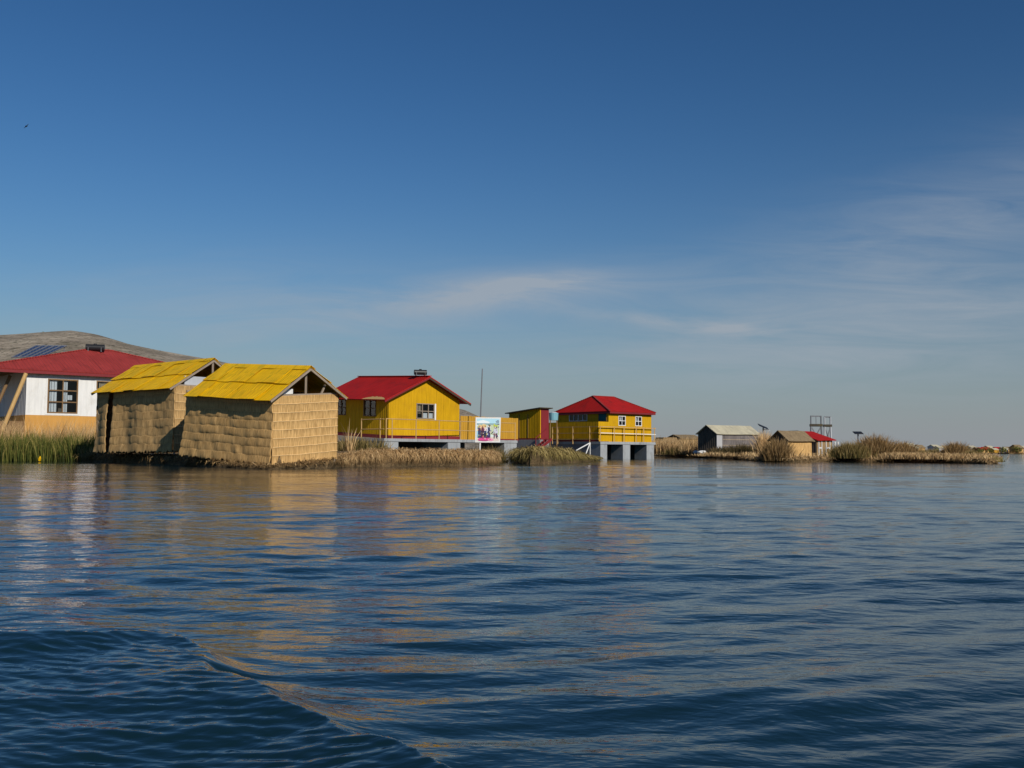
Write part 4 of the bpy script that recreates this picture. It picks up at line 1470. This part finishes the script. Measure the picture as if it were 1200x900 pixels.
# lookout towers
def tower(px0, px1, D, label, top, plat, solid):
    root = thing('lookout_tower', V((*XY((px0 + px1) / 2, D).xy, .3)), label, 'tower')
    a, c = XY(px0, D), XY(px1, D)
    dp = V((.35, 1.2, 0))
    legs = [a, c, a + dp, c + dp]
    zt_ = P(px0, top, D).z; zp = P(px0, plat, D).z
    for q in legs:
        b = MB(); mid = (a + c + dp) / 2; ft = q + (q - V((mid.x, mid.y, 0))) * .25
        b.tube(V((ft.x, ft.y, .3)), V((q.x, q.y, zp)), .085, 6); b.tube(V((q.x, q.y, zp)), V((q.x, q.y, zt_)), .065, 6); b.build('leg', M['steel_pale'] if not solid else M['steel'], root)
    b = MB(); b.prism([V((q.x, q.y, zp)) for q in (legs[0] - V((.12, .1, 0)), legs[1] + V((.12, -.1, 0)), legs[3] + V((.12, .1, 0)), legs[2] + V((-.12, .1, 0)))], V((0, 0, .22))); b.build('platform', M['dark'], root)
    b = MB()
    for i, j in ((0, 1), (1, 3), (3, 2), (2, 0)):
        b.bar(V((legs[i].x, legs[i].y, zt_)), V((legs[j].x, legs[j].y, zt_)), .09)
        m0, m1 = legs[i], legs[j]
    b.build('top_rail', M['steel'], root)
    b = MB(); b.bar(V((a.x, a.y, 1.4)), V((c.x, c.y, zp)), .08); b.bar(V((c.x, c.y, 1.4)), V((a.x, a.y, zp)), .08); b.build('cross_brace', M['steel'], root)
    if px1 - px0 > 8:
        mid = (a + c) / 2
        b = MB(); b.tube(V((mid.x, mid.y, zp)), V((mid.x, mid.y, zt_)), .03, 6); b.build('middle_post', M['steel'], root)


tower(950.5, 962.5, 98, 'wider grey steel lookout tower behind the red roofed hut', 487.5, 499.5, True)
tower(966.5, 973.5, 100, 'narrow pale steel lookout tower right of the wider one', 488.5, 500, False)


def solar_lamp(px, ytop, yb, D, label, tilt, arm):
    q = XY(px, D)
    zt_ = P(px, ytop, D).z
    root = thing('solar_lamp', V((q.x, q.y, .3)), label, 'solar lamp')
    b = MB(); b.tube(V((q.x, q.y, .3)), V((q.x, q.y, zt_)), .06, 7); b.build('pole', M['steel'], root)
    c = V((q.x, q.y, zt_ + .05))
    e = V((.42 if tilt else .36, 0, tilt * .7))
    b = MB(); b.prism([c - e - V((0, .3, .1)), c + e - V((0, .3, .1)), c + e + V((0, .3, .1)), c - e + V((0, .3, .1))], V((0, 0, .04))); b.build('panel', M['black'], root)
    if arm:
        b = MB(); b.bar(c - V((0, 0, .2)), c + V((.6, 0, -.3)), .05); b.build('lamp_arm', M['steel_pale'], root)


solar_lamp(894.5, 501, 520, 90, 'solar lamp pole with slanted panel between plank shack and thatched hut', -.25, True)
solar_lamp(1005.5, 508.2, 520, 84, 'solar lamp pole with a flat panel rising above the brown reeds', 0, False)
# straw stack beside the plank shack
c = XY(896, 82)
v, f, tt = tuft([(c.x, c.y, .3)], 900, 2.1, .28, 91, .03, .16, (3, 1.4))
o = np_mesh('straw_stack', v, f, M['blade_straw'], tint=tt, origin=(c.x, c.y, .3))
tag(o, 'pale yellow reed stack standing beside the solar lamp pole', 'reed stack')
# white boulders / sacks on the shore in front of the shack
for i, (px, py, lb) in enumerate(((815.5, 534, 'white sack lying at the water edge before the tan grass'), (823, 532.5, 'longer white bundle lying on the shore before the plank shack'))):
    D_ = 101 - 4 * i
    q = XY(px, D_); b = MB()
    w_ = .3 + .15 * i
    n = 10
    for a in range(n):
        for e in range(5):
            def sp3(a_, e_):
                ph = math.pi * e_ / 5
                k = 1 + .12 * math.sin(a_ * 2.1 + e_ * 1.7)
                return V((q.x + w_ * k * math.sin(ph) * math.cos(2 * math.pi * a_ / n), q.y + .25 * k * math.sin(ph) * math.sin(2 * math.pi * a_ / n), .55 + .2 * math.cos(ph)))
            b.poly(sp3(a, e), sp3(a, e + 1), sp3((a + 1) % n, e + 1), sp3((a + 1) % n, e))
    tag(b.build('white_sack', M['trim_white'], None, origin=(q.x, q.y, .4)), lb, 'sack')


# ------------------------------------------------------------------ reeds
def reed_obj(name, cents, n, h, spread, seed, mat, wd, lean=.18, tb=(2, 2), flat=1.0, label=None, cat=None, group=None, kind=None):
    v, f, tt = tuft(cents, n, h, spread, seed, wd, lean, tb, flat)
    c0 = cents[0]
    o = np_mesh(name, v, f, mat, tint=tt, origin=(c0[0], c0[1], c0[2]) if kind is None else (0, 0, 0))
    return tag(o, label, cat, group, kind)


# green bed on the left, in front of the white house
rg = np.random.RandomState(8)


def bed(px0, px1, n, D0, D1, z):
    out = []
    for i in range(n):
        px = rg.uniform(px0, px1)
        D_ = rg.uniform(D0, D1)
        out.append((*XY(px, D_).xy, z))
    return out


cA = bed(-420, 114, 420, 49.6, 53.2, .0)
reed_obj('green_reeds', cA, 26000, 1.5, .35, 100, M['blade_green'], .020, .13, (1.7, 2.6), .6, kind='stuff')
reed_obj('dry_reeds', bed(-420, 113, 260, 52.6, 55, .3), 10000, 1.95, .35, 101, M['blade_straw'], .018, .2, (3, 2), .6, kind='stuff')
reed_obj('green_reeds', bed(400, 449, 30, 50, 54, .5), 1600, .85, .25, 102, M['blade_olive'], .018, .2, (2, 2), .8, kind='stuff')
reed_obj('green_reeds', bed(545, 592, 30, 58, 64, -.1), 1300, 1.1, .3, 103, M['blade_olive'], .02, .2, (2, 2), .8, kind='stuff')
c = XY(410, 49.5)
reed_obj('reed_clump', [(c.x, c.y, .6)], 26, 1.5, .12, 104, M['blade_straw'], .022, .2, (3, 2), label='thin dry reed clump beside the wall of the larger reed hut', cat='reed clump')
# island on the right: rough ground cover
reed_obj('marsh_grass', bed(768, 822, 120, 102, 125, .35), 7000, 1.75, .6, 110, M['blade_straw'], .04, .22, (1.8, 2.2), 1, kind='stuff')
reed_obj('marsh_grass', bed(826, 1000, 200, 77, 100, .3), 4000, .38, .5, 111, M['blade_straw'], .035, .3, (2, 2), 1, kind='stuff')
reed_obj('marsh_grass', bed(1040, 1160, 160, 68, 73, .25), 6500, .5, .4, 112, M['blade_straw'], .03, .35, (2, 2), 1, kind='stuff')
clumps = [
    (797, 103, .3, 800, .95, .7, 'blade_olive', 'low olive green reed clump in front of the tall tan grass'),
    (847, 88, .25, 1100, .9, .6, 'blade_dark', 'low dark clump on the shore below the plank shack'),
    (869, 85, .25, 1400, 1.1, .7, 'blade_dark', 'dark brown clump on the shore at the right end of the plank shack'),
    (885, 84, .25, 500, .8, .5, 'blade_olive', 'small olive clump between dark clump and tall brown reed clump'),
    (911, 70, .05, 1700, 1.6, .42, 'blade_brown', 'tall brown reed clump standing before the dark gable of the thatched hut'),
    (996, 73, .25, 1900, 1.2, .65, 'blade_olive', 'wide green and brown reed clump right of the red roofed hut'),
    (1025, 73.5, .25, 2200, 1.75, .6, 'blade_brown', 'tall brown clump with pale stems below the flat solar lamp'),
    (1056, 73.5, .25, 1900, 1.3, .55, 'blade_brown', 'rounded brown green clump in the middle of the right island'),
    (1089, 72, .25, 900, .75, .38, 'blade_olive', 'small dark green clump between rounded clump and reddish clump'),
    (1103, 72, .25, 700, .65, .38, 'blade_straw', 'small straw coloured clump left of the reddish brown clump'),
    (1119, 71.5, .25, 1700, 1.25, .38, 'blade_brown', 'reddish brown bushy clump near the right end of the island'),
    (1139, 70, .25, 600, .7, .25, 'blade_olive', 'thin upright clump right of the reddish brown clump'),
    (1158, 67.3, .1, 900, .45, .35, 'blade_moss', 'low yellowish tuft on the very tip of the right island'),
]
for i, (px, D_, z, n, h, spd, mt, lb) in enumerate(clumps):
    c = XY(px, D_)
    reed_obj('reed_clump', [(c.x, c.y, z)], n, h, spd, 200 + i, M[mt], .03, .2, (2.2, 2), .8, label=lb, cat='reed clump', group='reed clumps on the right island')


fl_ = P(46.5, 537, 49.3)
fl_ = V((fl_.x, fl_.y, .02))
b = MB()
prof_ = [(0, .03), (.03, .06), (.16, .065), (.2, .03), (.24, .025), (.26, .0)]
for (z0_, r0_), (z1_, r1_) in zip(prof_[:-1], prof_[1:]):
    b.tube(fl_ + V((.1 * z0_, 0, z0_)), fl_ + V((.1 * z1_, 0, z1_)), max(r0_, .002), 10, max(r1_, .002))
tag(b.build('float', M['roof_yellow'], None, origin=fl_), 'small yellow bottle float at the foot of the green reeds', 'float')


# ------------------------------------------------------------------ far shore
sh_pts = [dpt(700, 440, .5), dpt(900, 445, .5), dpt(1060, 450, .5), dpt(1150, 455, .5), dpt(1230, 450, .5), dpt(1400, 455, .5), dpt(1700, 470, .5), dpt(1700, 560, .5), dpt(700, 560, .5)]
b = MB()
rv = random.Random(4)
edge = []
for (a, c) in zip(sh_pts[:6], sh_pts[1:7]):
    for i in range(14):
        q = i / 14
        edge.append(V((a[0] + (c[0] - a[0]) * q, a[1] + (c[1] - a[1]) * q + rv.uniform(-4, 4), 0)))
edge.append(V((sh_pts[6][0], sh_pts[6][1], 0)))
for a, c in zip(edge[:-1], edge[1:]):
    b.poly(a + V((0, 0, -.4)), c + V((0, 0, -.4)), c + V((0, 1, .35)), a + V((0, 1, .35)))
    b.poly(a + V((0, 1, .35)), c + V((0, 1, .35)), c + V((0, 130, .8)), a + V((0, 130, .8)))
tag(b.build('far_shore', M['island']), kind='structure')
cs = []
for i in range(420):
    px = rg.uniform(720, 1500); cs.append((*XY(px, rg.uniform(452, 500)).xy, .3))
reed_obj('marsh_grass', cs, 9000, 1.5, 1.6, 300, M['blade_brown'], .12, .2, (2.2, 1.8), kind='stuff')


def far_hut(wall_m, roof_m, w, d, h, rise, label, cat='hut', name='far_hut'):
    root = thing(name, (0, 0, 0), label, cat, 'huts along the far shore')
    fr = F(600, 0, (.8, .6)); fr.o = V((0, 0, 0))
    b = MB(); fbox(b, fr, 0, w, 0, d, 0, h)
    b.prism([fr.p(0, 0, h), fr.p(0, d, h), fr.p(0, d / 2, h + rise)], fr.r * w)
    b.build('wall', wall_m, root)
    b = MB()
    for ve in (-.3, d + .3):
        zz = h - rise * .3 / (d / 2) + .1
        slab(b, fr.p(-.3, ve, zz), fr.p(w + .3, ve, zz), fr.p(w + .3, d / 2, h + rise + .1), fr.p(-.3, d / 2, h + rise + .1), .08)
    b.build('roof', roof_m, root)
    return root


GL = {'tan': 'tiny tan reed hut on the far shore at the horizon', 'white': 'tiny white walled hut on the far shore at the horizon', 'red': 'tiny red roofed hut on the far shore at the right',
      'yel': 'tiny yellow hut on the far shore at the horizon'}
proto = {'tan': far_hut(M['reed'], M['thatch'], 4, 3, 1.9, 1.0, GL['tan']), 'white': far_hut(M['white'], M['sheet_pale'], 4, 3, 2.2, .8, GL['white']),
         'red': far_hut(M['reed'], M['roof_red'], 5, 3, 1.8, .9, GL['red']), 'yel': far_hut(M['yellow_dull'], M['sheet_pale'], 5, 3, 1.9, .9, GL['yel'])}
used = set()
for (px, kd, D_, s_) in ((1047, 'tan', 470, 1.1), (1069, 'white', 470, 1.4), (1074, 'white', 462, 1.0), (1081, 'tan', 466, 1.2), (1099, 'white', 470, 1.2), (1104, 'white', 465, 1.0), (1110, 'tan', 470, 1.1), (1126, 'tan', 468, 1.2), (1132, 'tan', 460, 1.0),
                         (1142, 'white', 468, 1.1), (1149, 'tan', 462, .9), (1153.5, 'red', 458, .9), (1158, 'red', 462, 1.0), (1163, 'white', 470, 1.1), (1168.5, 'yel', 462, .8), (1172, 'red', 466, 1.0), (1180, 'white', 465, .9), (1185, 'tan', 470, 1.0), (1196, 'tan', 460, 1.3),
                         (1204, 'white', 466, 1.1), (1216, 'tan', 463, 1.2)):
    o = proto[kd] if kd not in used else copy_tree(proto[kd])
    used.add(kd)
    o.location = V((*XY(px - 4, D_).xy, .3)); o.scale = (s_, s_, s_)
    o['label'] = GL[kd]


def bush(px, D_, r, label, group, mat, name='shrub', n=260, z=.3, trunk=True, seed=0):
    rn = np.random.RandomState(seed + int(px))
    c = XY(px, D_)
    root = thing(name, (c.x, c.y, z), label, 'tree' if trunk else 'shrub', group)
    b = MB(); b.tube(V((c.x, c.y, z)), V((c.x, c.y, z + r)), .1 * r, 6, .05 * r); b.build('trunk', M['wood_brown'], root)
    nn = n
    d = rn.normal(0, 1, (nn, 3)); d /= np.linalg.norm(d, axis=1)[:, None]
    rad = rn.uniform(.3, 1, nn)[:, None] ** .6 * (1 + .25 * np.sin(d[:, :1] * 5 + px) * np.cos(d[:, 2:] * 4))
    base = np.array([c.x, c.y, z + r * 1.05]) + d * rad * np.array([r * 1.15, r, r * .85])
    tip = base + rn.normal(0, .3 * r, (nn, 3))
    v, f, tt = strips(base, tip, np.full(nn, .13 * r), rn.beta(2, 2.4, nn), None, seed)
    np_mesh('crown', v, f, mat, root, tint=tt)


BL = 'tiny dark round bush among the huts of the far shore'
for px, r in ((1044, 1.2), (1073, 1.3), (1097, 1.2), (1127.5, 1.2), (1132.5, 1.4), (1148, 1.1), (1156, 1.5), (1161, 1.0), (1175, 1.5), (1190, 1.6), (1193.5, 1.3), (1210, 1.4)):
    bush(px, 456, r, BL, 'bushes on the far shore', M['blade_green'], n=150)
# tan hut beyond the tall grass, left of the plank shack
tn = F(799, 150, (.85, .53))
r_ = side_hut(tn, 3.6, 3.2, .4, 2.5, 3.0, 'tan_hut', 'small tan hut showing above the tall grass left of the plank shack', M['reed'], M['reed_old'], M['thatch'], .3)
b = MB(); fbox(b, tn, -2.9, -.4, .6, 2.4, .4, 2.6); b.build('annex', M['reed_old'], r_)
# lone bush on the hill crest
pB = P(48, 390.5, 1590)
bush(48, 1590, 2.1, 'lone dark tree on the crest of the brown hill', None, M['blade_green'], 'tree', 200, pB.z - 1.5, True, 3)
# small bird
bd = P(30, 148.5, 60)
bird = thing('bird', bd, 'small dark bird flying high in the blue sky at the left', 'bird')
b = MB()
for i in range(6):
    a0, a1 = i / 6, (i + 1) / 6
    b.tube(bd + V((.04, -.12 + .24 * a0, .06 * a0)), bd + V((.04, -.12 + .24 * a1, .06 * a1)), .012 + .03 * math.sin(math.pi * a0), 8, .012 + .03 * math.sin(math.pi * a1))
b.build('body', M['black'], bird)
for s_ in (-1, 1):
    b = MB()
    b.prism([bd + V((.04, -.04, .03)), bd + V((.04, .06, .03)), bd + V((.04 + s_ * .12, .04, .03 + .12 * s_ + .03)), bd + V((.04 + s_ * .15, 0, .04 + .14 * s_))], V((0, 0, .012)))
    b.build('wing', M['black'], bird)

S.render.engine = 'CYCLES'
S.cycles.use_denoising = True
S.cycles.max_bounces = 8
S.cycles.transparent_max_bounces = 8
S.cycles.caustics_reflective = False
S.cycles.caustics_refractive = False
